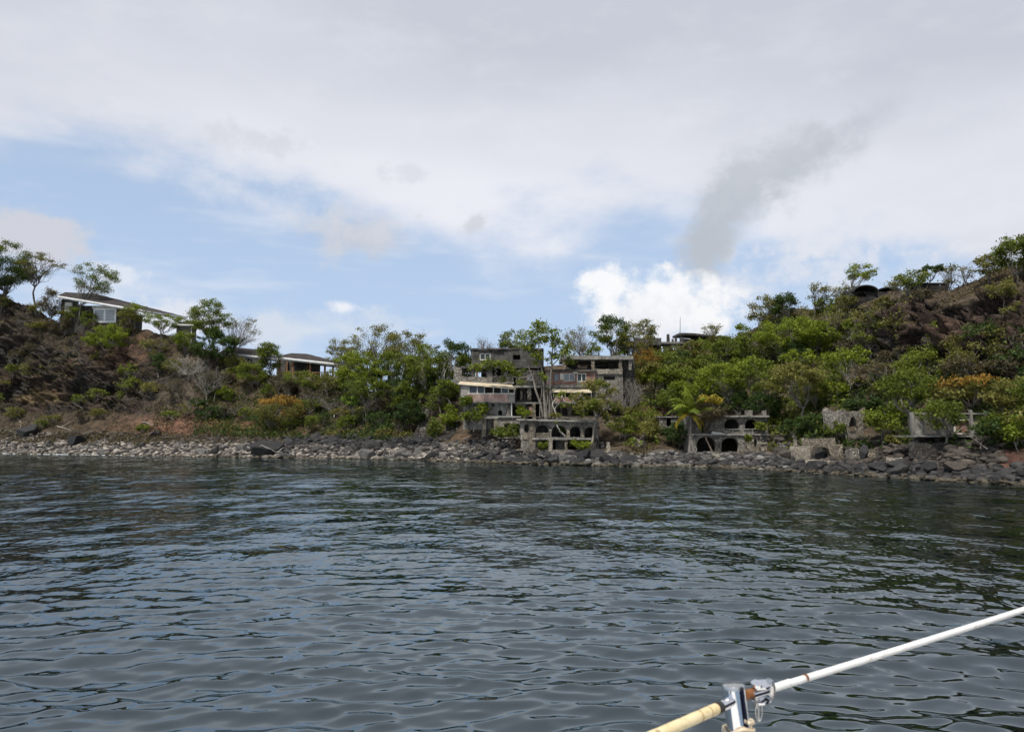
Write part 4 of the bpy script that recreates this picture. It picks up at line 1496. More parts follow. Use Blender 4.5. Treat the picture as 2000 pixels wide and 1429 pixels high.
D = ground(760, 772) + 1.5
r = building('garden_shelter', 755, 770, D, 'small dark shelter on the saddle, seen through the tree gap', 'shelter')
bx(r, 'roof', 'blackened', 719, 778, 726, 730, D, 4)
for a, b_ in ((742, 746), (757, 762), (773, 776)):
    bx(r, 'post', 'blackened', a, b_, 730, 778, D + .4, .3, .01)
bx(r, 'half_wall', 'darkstone', 744, 776, 748, 780, D + .5, .3)
D = ground(781, 780)
r = building('white_pole', 781, 780, D, 'thin white pole standing on the saddle below the trees', 'pole')
put(MB().tube([P(781.5, 781, D), P(780.6, 755, D)], [.07, .06], 7), 'shaft', 'white', r)
put(MB().tube([P(780.6, 755.6, D), P(780.6, 754, D)], [.09, .09], 7), 'cap', 'white', r)
D = ground(653, 815)
r = building('boundary_post', 653, 815, D, 'short white boundary post at the foot of the bushes', 'post')
put(MB().tube([P(653, 817, D), P(652.6, 804, D)], [.1, .09], 6), 'shaft', 'cream', r)
put(MB().tube([P(652.6, 804.6, D), P(652.6, 803, D)], [.13, .11], 6), 'cap', 'cream', r)

# ------------------------------------------------------------------ plants
LEAF = {
    'bright': mat_leaf('bright green leaves', (0.065, 0.095, 0.007), (0.145, 0.190, 0.013), (0.235, 0.280, 0.028)),
    'mid': mat_leaf('green leaves', (0.046, 0.068, 0.007), (0.104, 0.138, 0.014), (0.180, 0.208, 0.026)),
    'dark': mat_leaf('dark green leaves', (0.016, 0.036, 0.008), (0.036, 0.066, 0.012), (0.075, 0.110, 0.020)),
    'olive': mat_leaf('olive leaves', (0.070, 0.072, 0.014), (0.135, 0.135, 0.026), (0.215, 0.200, 0.050)),
    'orange': mat_leaf('orange leaves', (0.13, 0.080, 0.015), (0.24, 0.145, 0.022), (0.36, 0.215, 0.040)),
    'brown': mat_leaf('dry brown leaves', (0.045, 0.036, 0.018), (0.085, 0.068, 0.030), (0.125, 0.105, 0.048)),
    'lime': mat_leaf('lime leaves', (0.090, 0.160, 0.015), (0.150, 0.240, 0.026), (0.210, 0.300, 0.045)),
    'yellow': mat_leaf('yellow leaves', (0.16, 0.135, 0.015), (0.28, 0.22, 0.02), (0.38, 0.30, 0.04)),
}
BARK = {
    'grey': mat_rough('grey bark', (0.13, 0.115, 0.10), (0.21, 0.19, 0.165), (0.05, 0.045, 0.04), 4.0),
    'pale': mat_rough('pale bark', (0.27, 0.25, 0.22), (0.36, 0.34, 0.30), (0.12, 0.10, 0.09), 3.0),
    'brown': mat_rough('brown bark', (0.065, 0.052, 0.042), (0.11, 0.09, 0.072), (0.03, 0.025, 0.02), 4.0),
}
LEAF_TRIS = [0]


def leaf_mesh(name, cen, size, tint, upb=0.9, g=rng):
    n = len(cen)
    nrm = g.normal(size=(n, 3)) * 0.75
    nrm[:, 2] += upb
    nrm /= np.linalg.norm(nrm, axis=1, keepdims=True)
    u = np.cross(nrm, g.normal(size=(n, 3)))
    u /= np.linalg.norm(u, axis=1, keepdims=True) + 1e-9
    v = np.cross(nrm, u)
    L = (size * g.uniform(0.65, 1.35, n))[:, None]
    a = cen + u * L * .5
    b_ = cen + v * L * .30 - nrm * L * .06
    c = cen - u * L * .5
    d = cen - v * L * .30 - nrm * L * .06
    V = np.stack([a, b_, c, d], 1).reshape(-1, 3)
    F = np.arange(4 * n).reshape(n, 4)
    me = fast_mesh(name, V, F)
    set_float(me, 'tint', np.repeat(tint, 4))
    LEAF_TRIS[0] += 2 * n
    return me


def jpath(a, b_, n, j, g, sag=0.0):
    a, b_ = np.asarray(a, float), np.asarray(b_, float)
    L = np.linalg.norm(b_ - a)
    pts = [a]
    for i in range(1, n):
        t = i / n
        q = a + (b_ - a) * t + g.normal(size=3) * j * L * math.sin(math.pi * t)
        q[2] += sag * L * math.sin(math.pi * t)
        pts.append(q)
    pts.append(b_)
    return pts


def leaves_for(root, clumps, kinds, leaf, dens, g, part='crown'):
    """clumps: list of (centre, rx, rz); kinds: material per clump"""
    for kd in sorted(set(kinds)):
        C, Tn = [], []
        for (c, rx, rz), k2 in zip(clumps, kinds):
            if k2 != kd:
                continue
            n = int(max(10, dens * 30 * (rx * rx) / (leaf * leaf) * 0.54))
            d = g.normal(size=(n, 3))
            d /= np.linalg.norm(d, axis=1, keepdims=True)
            rr = g.uniform(0.1, 1.0, n) ** 0.6 * g.choice([1, 1, 1, 1.35, 1.6], n)
            q = d * rr[:, None] * np.array([rx, rx, rz])
            q += np.sin(q[:, [1, 2, 0]] * 3.1 / rx + g.uniform(0, 6, 3)) * rx * .13
            C.append(c + q)
            Tn.append(np.clip(g.uniform(.25, .75) + g.normal(0, .16, n), 0, 1))
        if C:
            C, Tn = np.concatenate(C), np.concatenate(Tn)
            link_mesh(part, leaf_mesh(part, C, leaf, Tn, g=g), LEAF[kd], root)


def grow(root, H, Wd, kind, g, cb=.34, lean=0.0, dens=1.0, leaf=.225, bark='grey', top=None, bare=0.0, stems=1, flat=.62, twig=0):
    """a tree in root's own space: tapered trunk, forked limbs, clumps of leaves on their tips"""
    Hc = H * (1 - cb)
    K = int(np.clip(14 + 2.0 * Wd * Hc ** .6, 12, 60))
    rc = 0.66 * math.sqrt(Wd * Hc / K) + .1
    cen = np.array([lean * Wd, 0, H * (cb + 1) / 2])
    cl = []
    for i in range(K):
        d = g.normal(size=3)
        d /= np.linalg.norm(d)
        d[2] = d[2] * .9 + .12
        rr = g.uniform(.4, 1.0) ** .6
        q = cen + d * rr * np.array([Wd / 2 - rc * .55, Wd / 2 - rc * .55, Hc / 2 - rc * .35])
        s = rc * g.uniform(.65, 1.25)
        cl.append((q, s, s * flat))
    tb = MB()
    r0 = .010 * H + .006 * Wd + .025
    nl = int(np.clip(3 + K / 8, 3, 6))
    for s_ in range(stems):
        b0 = np.array([0, 0, -.6]) if stems == 1 else np.array([g.normal(0, .25), g.normal(0, .25), -.6])
        fork = np.array([lean * Wd * .35, 0, H * max(.12, cb * .75)]) + g.normal(size=3) * np.array([.06, .06, .02]) * H
        if stems > 1:
            fork[:2] += g.normal(0, .12, 2) * Wd
        tr = jpath(b0, fork, 4, .05, g)
        rs = r0 / math.sqrt(stems)
        tb.tube(tr, [rs * 1.25, rs, rs * .9, rs * .82, rs * .75], 5)
        mine = [q for i, q in enumerate(cl) if i % stems == s_]
        seeds = mine[:nl]
        for k in range(len(seeds)):
            grp = [q for q in mine if min(range(len(seeds)), key=lambda z: np.linalg.norm(q[0] - seeds[z][0])) == k]
            if not grp:
                continue
            m = sum(q[0] for q in grp) / len(grp)
            mid = fork + (m - fork) * .62
            lp = jpath(fork, mid, 3, .10, g, -.04)
            tb.tube(lp, [rs * .62, rs * .5, rs * .42, rs * .34], 4, False)
            for q in grp:
                st = lp[g.integers(1, 4)]
                tip = q[0] + g.normal(size=3) * .15 * q[1]
                tb.tube(jpath(st, tip, 3, .10, g), [rs * .28, rs * .20, rs * .13, max(.012, rs * .06)], 3, False)
                for _ in range(twig):
                    e = q[0] + g.normal(size=3) * np.array([1, 1, .8]) * q[1] * .9 + np.array([lean * q[1] * .8, 0, .2 * q[1]])
                    tb.tube(jpath(st + (tip - st) * g.uniform(.3, 1), e, 3, .13, g), [rs * .11 + .012, rs * .07 + .012, .014, .010], 3, False)
    tb.build('trunk', BARK[bark], root)
    if bare < 1:
        keep = [q for q in cl if g.random() >= bare]
        zs = sorted(q[0][2] for q in keep)
        zt = zs[int(len(zs) * .68)] if zs else 0
        kinds = [(top if (top and q[0][2] >= zt) else kind) for q in keep]
        leaves_for(root, keep, kinds, leaf, dens, g)


TREE_N = [0]


def tree(px, base, topy, wpx, kind, label, group=None, name='tree', cat='tree', D=None, **kw):
    D = ground(px, base) if D is None else D
    root = tag(empty(name, P(px, base, D)), label, cat, group)
    TREE_N[0] += 1
    g = np.random.default_rng(1000 + TREE_N[0])
    H = (base - topy) / FPX * D
    Wm = wpx / FPX * D
    grow(root, H, Wm, kind, g, **kw)
    return root


SEEN = {}


def single_out(o, x):
    """two things that would share a label are told apart by their order from left to right"""
    lab = o['label']
    SEEN.setdefault(lab, []).append((x, o))
    got = sorted(SEEN[lab], key=lambda q: q[0])
    if len(got) > 1:
        names = ['left one', 'right one'] if len(got) == 2 else ['leftmost one'] + ['inner one'] * (len(got) - 2) + ['rightmost one']
        for (_, q), n in zip(got, names):
            q['label'] = lab + ', ' + n


def shrub(px, base, topy, wpx, kind, label, group=None, **kw):
    kw.setdefault('cb', .08)
    kw.setdefault('stems', 2)
    kw.setdefault('dens', 1.1)
    return tree(px, base, topy, wpx, kind, label, group, name='shrub', cat='shrub', **kw)


# ---- left cliff top
tree(2, 600, 455, 136, 'dark', 'dark leafy tree at the left edge on the cliff top', lean=-.02, cb=.12, bark='brown', dens=1.3, top='mid')
tree(-70, 600, 450, 120, 'dark', 'dark leafy tree just beyond the left picture edge', cb=.15, bark='brown', dens=1.0)
tree(68, 612, 490, 88, 'olive', 'thin crooked tree with bare limbs and small crown, left cliff top', cb=.55, bare=.45, dens=.6, bark='brown', lean=.1, twig=2, flat=.4)
tree(102, 640, 560, 62, 'brown', 'brownish bushy tree against the left end of the hilltop house', cb=.2, bare=.2, dens=.7, twig=2)
tree(155, 640, 508, 96, 'mid', 'airy green tree in front of the hilltop house roof', cb=.42, dens=.55, bark='grey', lean=.28, twig=1, stems=2)
shrub(150, 638, 590, 55, 'mid', 'green shrub under the airy tree before the hilltop house', dens=.8)
shrub(213, 692, 632, 98, 'bright', 'vivid green shrub hanging on the cliff below the white window', dens=1.3)
tree(262, 650, 592, 62, 'bright', 'small light green tree at the right corner of the hilltop house', cb=.4, dens=.6, lean=.1)
tree(320, 668, 610, 84, 'bright', 'flat-topped bright tree between the hilltop house and the hut', cb=.4, dens=.8, flat=.45)
shrub(358, 690, 640, 46, 'bright', 'light green shrub leaning on the hut wall', dens=1)
tree(405, 705, 583, 92, 'mid', 'tall rounded green tree just right of the hut', cb=.3, dens=1.1, bark='brown')
tree(418, 725, 640, 92, 'dark', 'dark green tree below the tall rounded tree by the hut', cb=.15, dens=1.2, bark='brown')
tree(452, 712, 612, 76, 'olive', 'half bare tree with fine twigs beside the tall rounded tree', cb=.3, bare=.6, dens=.5, twig=4, lean=.25)
tree(525, 748, 662, 58, 'mid', 'round green tree at the left end of the open pavilion', cb=.2, dens=1.2)
shrub(455, 725, 690, 60, 'olive', 'yellowish shrub below the low-roofed house', dens=.9)
shrub(490, 760, 705, 75, 'mid', 'green shrub on the slope below the low-roofed house', dens=1)
shrub(590, 765, 722, 95, 'mid', 'broad green shrub before the left posts of the pavilion', dens=1)
shrub(645, 770, 722, 90, 'olive', 'olive shrub before the right posts of the pavilion', dens=1)
shrub(555, 778, 728, 62, 'brown', 'dry brownish shrub left of the pavilion shrubs', dens=.8, twig=2)
tree(540, 840, 766, 106, 'olive', 'rounded bush half turned orange above the pebble beach', top='orange', cb=.06, stems=3, dens=.9, name='autumn_bush', cat='bush')
shrub(568, 832, 772, 46, 'orange', 'orange-leaved shrub on the right flank of the half orange bush', dens=.7)
shrub(441, 787, 750, 38, 'bright', 'small bright green bush on the bare slope above the red earth', dens=1.2)
shrub(386, 800, 776, 34, 'dark', 'tiny dark bush at the head of the red earth slope')
shrub(280, 845, 828, 36, 'mid', 'low green plant at the top of the pebble beach on the left', dens=.8)
tree(405, 788, 706, 84, 'olive', 'grey leafless tree standing on the slope above the small bright bush', bare=1, twig=3, cb=.25, bark='grey')
tree(375, 745, 690, 80, 'olive', 'dead grey branches spilling down below the hut', bare=1, twig=5, cb=.1, bark='pale', lean=-.1)
tree(170, 735, 690, 60, 'olive', 'grey spiky scrub clinging to the left cliff', bare=.8, twig=4, cb=.1, bark='grey', dens=.5)
shrub(60, 742, 705, 60, 'olive', 'yellowish scrub in a crack of the left cliff', bare=.4, dens=.5, twig=3)
shrub(300, 705, 655, 60, 'olive', 'thin scrub on the cliff edge under the flat-topped tree', bare=.3, dens=.6, twig=2)
shrub(310, 730, 685, 30, 'dark', 'dark creeper hanging down the cliff below the hut', dens=1)

shrub(345, 775, 738, 70, 'brown', 'brown scrub on the bare slope left of the grey leafless tree', bare=.4, dens=.7, twig=4)
shrub(370, 812, 785, 60, 'olive', 'thin dry scrub above the red earth on the left', bare=.4, dens=.6, twig=4)
shrub(455, 815, 785, 70, 'brown', 'brown scrub on the leaf litter left of the half orange bush', bare=.4, dens=.6, twig=4)
shrub(430, 760, 722, 80, 'brown', 'dull brown thicket under the half bare twiggy tree', bare=.3, dens=.8, twig=3)
shrub(345, 735, 700, 60, 'olive', 'yellowish thicket under the hut', dens=.8, twig=2)
shrub(172, 645, 604, 34, 'mid', 'green shrub left of the white louvred window', dens=.9)
shrub(133, 646, 596, 40, 'olive', 'yellowish shrub before the cream panel of the hilltop house', dens=.9, twig=1)
tree(248, 655, 598, 50, 'olive', 'small olive tree before the right wall of the hilltop house', cb=.2, dens=.8)
shrub(1655, 606, 574, 50, 'olive', 'olive scrub against the left end of the domed ruin', dens=.8, twig=2)
shrub(1725, 604, 578, 46, 'olive', 'low scrub before the right vault of the domed ruin', dens=.8, twig=2)
shrub(1800, 592, 562, 50, 'brown', 'dry scrub below the cliff-top wall', dens=.8, twig=2)
shrub(120, 655, 615, 60, 'brown', 'brown scrub under the left end of the hilltop house', dens=.9, twig=2)
shrub(235, 660, 628, 50, 'brown', 'brown scrub at the right foot of the hilltop house', dens=.8, twig=2)

# ---- wood between the pavilion and the ruin
WOOD = 'trees between pavilion and ruin'
tree(668, 752, 652, 72, 'olive', 'pale thin-leaved tree directly right of the pavilion roof', WOOD, cb=.25, dens=.55, twig=2)
tree(735, 775, 630, 122, 'olive', 'tall pale tree with dark forked trunk on the saddle', WOOD, cb=.35, dens=.55, bark='brown', top='olive', twig=2)
tree(800, 772, 640, 96, 'olive', 'tall wispy tree on the saddle right of the forked one', WOOD, cb=.3, dens=.6, twig=2)
tree(700, 800, 678, 110, 'bright', 'broad bright green tree below the pale trees', WOOD, cb=.25, dens=1.1)
tree(690, 800, 712, 60, 'mid', 'green tree below the right end of the pavilion', WOOD, cb=.2, dens=1.1)
tree(712, 832, 730, 100, 'mid', 'green tree with several thin bare stems above the rocks', WOOD, cb=.42, stems=4, dens=1.2, bark='grey')
tree(778, 800, 680, 90, 'mid', 'green tree over the garden shelter', WOOD, cb=.38, dens=1.0)
tree(835, 800, 668, 100, 'mid', 'leafy tree at the middle of the wood left of the ruin', WOOD, cb=.3, dens=1.1)
tree(882, 790, 656, 98, 'mid', 'dense rounded tree touching the left wall of the ruin', WOOD, cb=.3, dens=1.1, top='dark', bark='pale')
tree(868, 818, 735, 84, 'mid', 'umbrella tree with straight brown trunk between the staircases', WOOD, cb=.45, dens=1.2, flat=.5, bark='brown')
tree(790, 822, 740, 50, 'mid', 'green tree left of the long straight staircase', WOOD, cb=.2, dens=1.1)
tree(686, 838, 768, 40, 'lime', 'small yellow-green sapling over the dark rocks', WOOD, cb=.6, dens=1.2, flat=.35)
for a_, b_, t_, w_, k_, l_ in ((690, 775, 690, 70, 'olive', 'olive tree behind the broad bright tree'),
                               (745, 786, 705, 56, 'dark', 'dark low tree left of the garden shelter'), (820, 784, 690, 74, 'mid', 'green tree behind the leafy middle tree'),
                               (905, 776, 690, 60, 'mid', 'green tree tucked against the upper left corner of the ruin'), (790, 812, 730, 60, 'dark', 'dark tree above the dark hollow bush'),
                               (855, 795, 715, 60, 'dark', 'dark tree between the umbrella tree and the dense rounded tree')):
    tree(a_, b_, t_, w_, k_, l_, WOOD, cb=.1, dens=1.2)
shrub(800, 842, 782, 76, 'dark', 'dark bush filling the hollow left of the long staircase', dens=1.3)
shrub(755, 818, 770, 60, 'brown', 'dry twiggy bush below the garden shelter', bare=.3, dens=.6, twig=3)
shrub(850, 862, 815, 40, 'mid', 'bush growing between the two long staircases', dens=1.2)
shrub(878, 842, 790, 42, 'bright', 'light green bush beside the mossy staircase')
shrub(922, 832, 798, 46, 'mid', 'green bush below the balcony wing of the ruin', dens=1.1, D=U - 1.8)
shrub(944, 818, 783, 24, 'bright', 'small bush climbing the plaster wall under the balcony', D=U - 1.2)
shrub(975, 858, 834, 36, 'mid', 'green bush at the foot of the square doorway', D=wd(985) + 6.6)
shrub(1018, 815, 790, 20, 'bright', 'small weed bush in front of the dark opening by the white pipe', D=U - .9)
shrub(910, 800, 770, 30, 'mid', 'creeper on the left corner under the balcony', D=U - 1.6)
shrub(672, 842, 808, 44, 'mid', 'low bush on the bank above the dark rocks', dens=1)
shrub(620, 800, 765, 90, 'brown', 'tangled leafless brush on the slope below the pavilion', bare=.75, dens=.4, twig=5)
shrub(650, 812, 778, 80, 'brown', 'lower strip of tangled dry brush above the boundary post', bare=.75, dens=.4, twig=5)
shrub(600, 812, 775, 60, 'mid', 'dull green bush right of the half orange bush', dens=.8)

# ---- around the ruin
tree(945, 715, 654, 46, 'olive', 'leafless tree rising behind the left corner of the ruin', bare=1, twig=5, cb=.2, bark='grey')
tree(1000, 720, 638, 66, 'mid', 'green tree behind the roof, left of the fig tree crown', cb=.25, dens=.7, twig=1)
tree(1132, 718, 634, 84, 'olive', 'half bare tree behind the roof, right of the fig tree crown', bare=.6, dens=.4, twig=5, cb=.2, bark='grey')
tree(1195, 720, 611, 84, 'mid', 'dark-crowned tree behind the right roof slab', cb=.25, dens=1.0, top='dark')
tree(1250, 730, 618, 84, 'olive', 'yellowish tree behind the black cantilevered slab', cb=.25, dens=.7, twig=2)
tree(1265, 765, 682, 76, 'olive', 'tree with orange-yellow leaves right of the ruin roof', top='orange', cb=.15, dens=.9)
tree(1160, 725, 668, 40, 'mid', 'small green tree on the right roof slab of the ruin', cb=.2, dens=.7)
tree(1232, 818, 735, 100, 'brown', 'fallen tangle of bare branches right of the ruin', bare=1, twig=6, cb=.08, bark='grey', lean=-.1)
shrub(1280, 772, 712, 64, 'bright', 'bright bush below the orange-yellow tree')
shrub(1312, 810, 758, 72, 'mid', 'green bush left of the palm crown')
shrub(1318, 762, 705, 70, 'mid', 'green bush on the slope under the hilltop pavilion terrace')
shrub(1330, 876, 820, 88, 'dark', 'dark bush at the foot of the palm', dens=1.3)
shrub(1000, 862, 826, 50, 'mid', 'green bush before the low stone wing', D=wd(1000) + 7.0)
shrub(1216, 862, 806, 56, 'mid', 'green bush growing over the right end of the arcade')
shrub(1268, 862, 822, 50, 'olive', 'olive bush above the short flight of steps')
shrub(1133, 882, 856, 44, 'bright', 'bright bush inside the lower arcade', D=A - .6)
shrub(1062, 882, 858, 26, 'mid', 'small bush left of the tall pale rubble post', D=A - .3)
shrub(1095, 848, 832, 16, 'mid', 'plant growing inside the second wide arch', D=A + .8)
shrub(1082, 818, 806, 30, 'olive', 'weeds on the arcade terrace under the fig roots', D=A + 1.0)
shrub(1030, 820, 800, 24, 'bright', 'weeds on the terrace left of the brick panel', D=A + 2.2)


def placed_tree(name, label, cat, D, paths, clumps, kind, bark, leaf=.3, dens=1.0, top=None, seed=5):
    """a tree whose limbs are laid out one by one; paths: (px, py, depth offset, radius m)"""
    g = np.random.default_rng(seed)
    px, py, _, _ = paths[0][0]
    root = tag(empty(name, P(px, py, D)), label, cat)
    b0 = np.array(root.location)
    tb = MB()
    for pth in paths:
        pts = [P(a, b_, D + c) - b0 for a, b_, c, _ in pth]
        rad = [q[3] for q in pth]
        pp, rr = [], []
        for i in range(len(pts) - 1):
            for t in (0, .5):
                pp.append(pts[i] + (pts[i + 1] - pts[i]) * t + (g.normal(size=3) * .05 if t else 0))
                rr.append(rad[i] + (rad[i + 1] - rad[i]) * t)
        pp.append(pts[-1])
        rr.append(rad[-1])
        tb.tube(pp, rr, 6, False)
    cl, kinds = [], []
    ends = [P(q[a][0], q[a][1], D + q[a][2]) - b0 for q in paths for a in range(len(q) // 2, len(q))]
    for a, b_, rx, ry in clumps:
        c0 = P(a, b_, D + g.uniform(-1.6, .8)) - b0
        R, Rz = rx / FPX * D, ry / FPX * D
        near = min(ends, key=lambda e: np.linalg.norm(e - c0))
        tb.tube(jpath(near, c0, 4, .09, g), [.09, .07, .05, .035, .02], 4, False)
        for k in range(int(5 + 2 * R)):
            d = g.normal(size=3)
            d /= np.linalg.norm(d)
            cc = c0 + d * np.array([R, R * .8, Rz]) * g.uniform(.3, .85)
            s = R * g.uniform(.3, .5)
            tb.tube(jpath(c0, cc, 2, .1, g), [.035, .025, .012], 3, False)
            cl.append((cc, s, s * .7))
            kinds.append(top if (top and g.random() < .3) else kind)
    tb.build('trunk', BARK[bark], root)
    leaves_for(root, cl, kinds, leaf, dens, g)
    return root


FD = U - 1.9
placed_tree('fig_tree', 'large strangler fig with rope-like pale roots in the middle of the ruin', 'tree', FD, [
    [(1066, 818, 0, 0.260), (1064, 790, 0, 0.186), (1062, 760, 0, 0.136), (1058, 720, .3, 0.112), (1052, 680, .5, 0.074), (1048, 640, .6, 0.037)],
    [(1073, 816, .1, 0.211), (1073, 785, 0, 0.161), (1075, 750, 0, 0.124), (1078, 715, .2, 0.099), (1080, 675, .5, 0.062), (1078, 640, .6, 0.031)],
    [(1060, 814, -.2, 0.124), (1056, 790, -.2, 0.124), (1046, 762, -.3, 0.118), (1040, 735, -.2, 0.093), (1030, 710, -.1, 0.062), (1018, 700, 0, 0.037)],
    [(1040, 735, -.2, 0.074), (1010, 738, -.5, 0.050), (985, 730, -.6, 0.031), (972, 736, -.7, 0.019)],
    [(1078, 715, .2, 0.074), (1095, 695, .2, 0.050), (1110, 675, .4, 0.025)],
    [(1054, 818, -.3, 0.062), (1055, 790, -.3, 0.050), (1058, 765, -.2, 0.043), (1055, 735, -.1, 0.037), (1047, 700, 0, 0.031)],
    [(1080, 818, -.2, 0.074), (1078, 800, -.2, 0.062), (1076, 770, -.2, 0.056), (1074, 740, -.1, 0.043)],
    [(1068, 818, -.4, 0.068), (1067, 795, -.4, 0.056), (1069, 770, -.3, 0.050), (1070, 740, -.2, 0.037), (1068, 700, .1, 0.031)],
    [(1062, 815, -.1, 0.062), (1085, 812, -1.0, 0.062), (1110, 816, -1.6, 0.050), (1135, 819, -1.9, 0.031)],
    [(1060, 816, -.2, 0.056), (1035, 812, -1.0, 0.043), (1022, 818, -1.6, 0.031)],
], [(960, 712, 26, 14), (930, 716, 20, 11), (990, 712, 24, 16), (1010, 728, 18, 12), (985, 740, 12, 8), (1025, 665, 26, 26), (1050, 640, 26, 20), (1068, 655, 26, 22),
    (1090, 668, 22, 22), (1105, 690, 26, 16), (1045, 700, 20, 22), (1075, 700, 14, 20), (1060, 735, 12, 14), (1022, 745, 10, 8), (1112, 705, 16, 8), (1072, 762, 10, 10), (1040, 680, 18, 18)],
    'mid', 'grey', .27, .9, 'bright', 11)
placed_tree('leaning_tree', 'slender leaning tree with loose olive crown before the right end of the arcade', 'tree', A - .8, [
    [(1152, 886, 0, .17), (1157, 862, 0, .15), (1160, 838, .1, .13), (1166, 815, .2, .11), (1165, 790, .2, .09), (1160, 765, .3, .05)],
    [(1166, 815, .2, .09), (1185, 795, 0, .06), (1195, 775, 0, .03)],
    [(1165, 800, .2, .07), (1145, 785, 0, .05), (1135, 770, 0, .03)],
], [(1160, 755, 26, 18), (1140, 775, 24, 18), (1180, 765, 26, 20), (1195, 790, 22, 16), (1160, 790, 28, 16), (1135, 800, 20, 14), (1185, 812, 18, 12), (1200, 830, 14, 14), (1120, 785, 14, 14)],
    'olive', 'grey', .24, 1.15, 'mid', 12)
placed_tree('bent_tree', 'bare white bent trunk growing out of the second wide arch', 'tree', A - .3, [
    [(1103, 856, .6, .11), (1100, 848, .2, .10), (1093, 842, -.1, .08), (1089, 834, -.2, .07), (1087, 828, -.2, .05)],
    [(1089, 834, -.2, .03), (1084, 826, -.3, .015)],
], [(1086, 826, 5, 3)], 'mid', 'pale', .15, .5, None, 13)
placed_tree('wild_sapling', 'thin curved sapling with few leaves before the right balcony', 'tree', U - 2.4, [
    [(1088, 818, 0, .10), (1083, 800, 0, .09), (1080, 785, 0, .07), (1090, 776, -.2, .06), (1098, 775, -.3, .05), (1103, 784, -.4, .04), (1120, 788, -.5, .03)],
    [(1083, 800, 0, .05), (1095, 786, 0, .03)],
], [(1098, 768, 14, 7), (1122, 772, 16, 8), (1105, 790, 12, 6), (1088, 775, 8, 6)], 'bright', 'pale', .2, .6, 'olive', 14)


# ---- palm
def palm():
    D = wd(1347) + 6.6
    root = tag(empty('coconut_palm', P(1347, 886, D)), 'coconut palm with yellowing lower fronds at the left corner of the arched house', 'palm')
    b0 = np.array(root.location)
    g = np.random.default_rng(3)
    tp = [P(a, b_, D) - b0 for a, b_ in ((1346, 888), (1347.5, 868), (1349, 845), (1349.5, 825), (1349, 806))]
    tp = [tp[0] + (tp[-1] - tp[0]) * 0 + q * 0 if False else q for q in tp]
    mb = MB()
    pp, rr = [], []
    for i in range(len(tp) - 1):
        for k in range(5):
            t = k / 5
            pp.append(tp[i] + (tp[i + 1] - tp[i]) * t)
            rr.append((.17 - .012 * (i + t) * 1.4) * (1.08 if k % 2 else .95))
    pp.append(tp[-1])
    rr.append(.11)
    rr[0] = .26
    mb.tube(pp, rr, 9)
    mb.build('trunk', BARK['grey'], root, True)
    c = tp[-1]
    s = D / FPX

    def frond(az, el, L, droop, kd, twist=0.0):
        rach, lv, tn = [], [], []
        n = 16
        p = c.copy()
        e = el
        st = L / n
        d0 = np.array([math.cos(az), math.sin(az), 0])
        pts = [p]
        for i in range(n):
            d = d0 * math.cos(e) + np.array([0, 0, math.sin(e)])
            p = p + d * st
            e -= droop / n * (0.5 + 1.2 * i / n)
            pts.append(p)
        m2 = MB()
        m2.tube(pts[::2] + [pts[-1]], list(np.linspace(.035, .008, len(pts[::2]) + 1)), 4, False)
        side = np.array([-math.sin(az), math.cos(az), 0])
        for i in range(2, n + 1):
            for sub in (0, .5):
                q = pts[i - 1] + (pts[i] - pts[i - 1]) * sub
                t = (pts[i] - pts[i - 1]) / st
                ll = L * .24 * math.sin(math.pi * min(1, (i + sub) / n * .86 + .12)) + .1
                for sg in (-1, 1):
                    out = side * sg * .72 + t * .55 + np.array([0, 0, -.42]) + g.normal(size=3) * .07
                    out /= np.linalg.norm(out)
                    w = np.cross(out, t)
                    w = np.cross(w, out)
                    w = w / (np.linalg.norm(w) + 1e-9) * .065
                    mid = q + out * ll * .5 + np.array([0, 0, .02])
                    tip = q + out * ll + np.array([0, 0, -.10 * ll])
                    m2.raw([q, mid + w, tip, mid - w], [(0, 1, 2, 3)])
        me = m2.mesh('frond')
        set_float(me, 'tint', np.clip(g.normal(.5, .15) + g.normal(0, .08, len(me.vertices)), 0, 1))
        link_mesh('frond', me, LEAF[kd], root)

    for k in range(13):
        az = 2 * math.pi * k / 13 + g.uniform(-.15, .15)
        el = g.uniform(.75, 1.35) if k % 2 else g.uniform(.35, .8)
        frond(az, el, g.uniform(54, 68) * s, g.uniform(1.2, 1.9), 'bright' if k % 3 else 'mid')
    frond(math.pi * .5 + .5, 1.5, 56 * s, .5, 'bright')
    frond(math.pi + .25, -.1, 52 * s, 1.9, 'yellow')
    frond(math.pi - .2, -.25, 46 * s, 1.7, 'olive')
    frond(-.35, -.3, 46 * s, 1.7, 'yellow')
    frond(-.9, -.5, 44 * s, 1.3, 'yellow')
    mb = MB()
    for k in range(6):
        a = 2 * math.pi * k / 6
        q = c + np.array([math.cos(a) * .22, math.sin(a) * .22, -.12])
        mb.tube([q + np.array([0, 0, .14]), q + np.array([0, 0, .06]), q + np.array([0, 0, -.08]), q + np.array([0, 0, -.15])], [.03, .11, .11, .03], 6)
    mb.build('coconuts', LEAF['olive'], root)


palm()

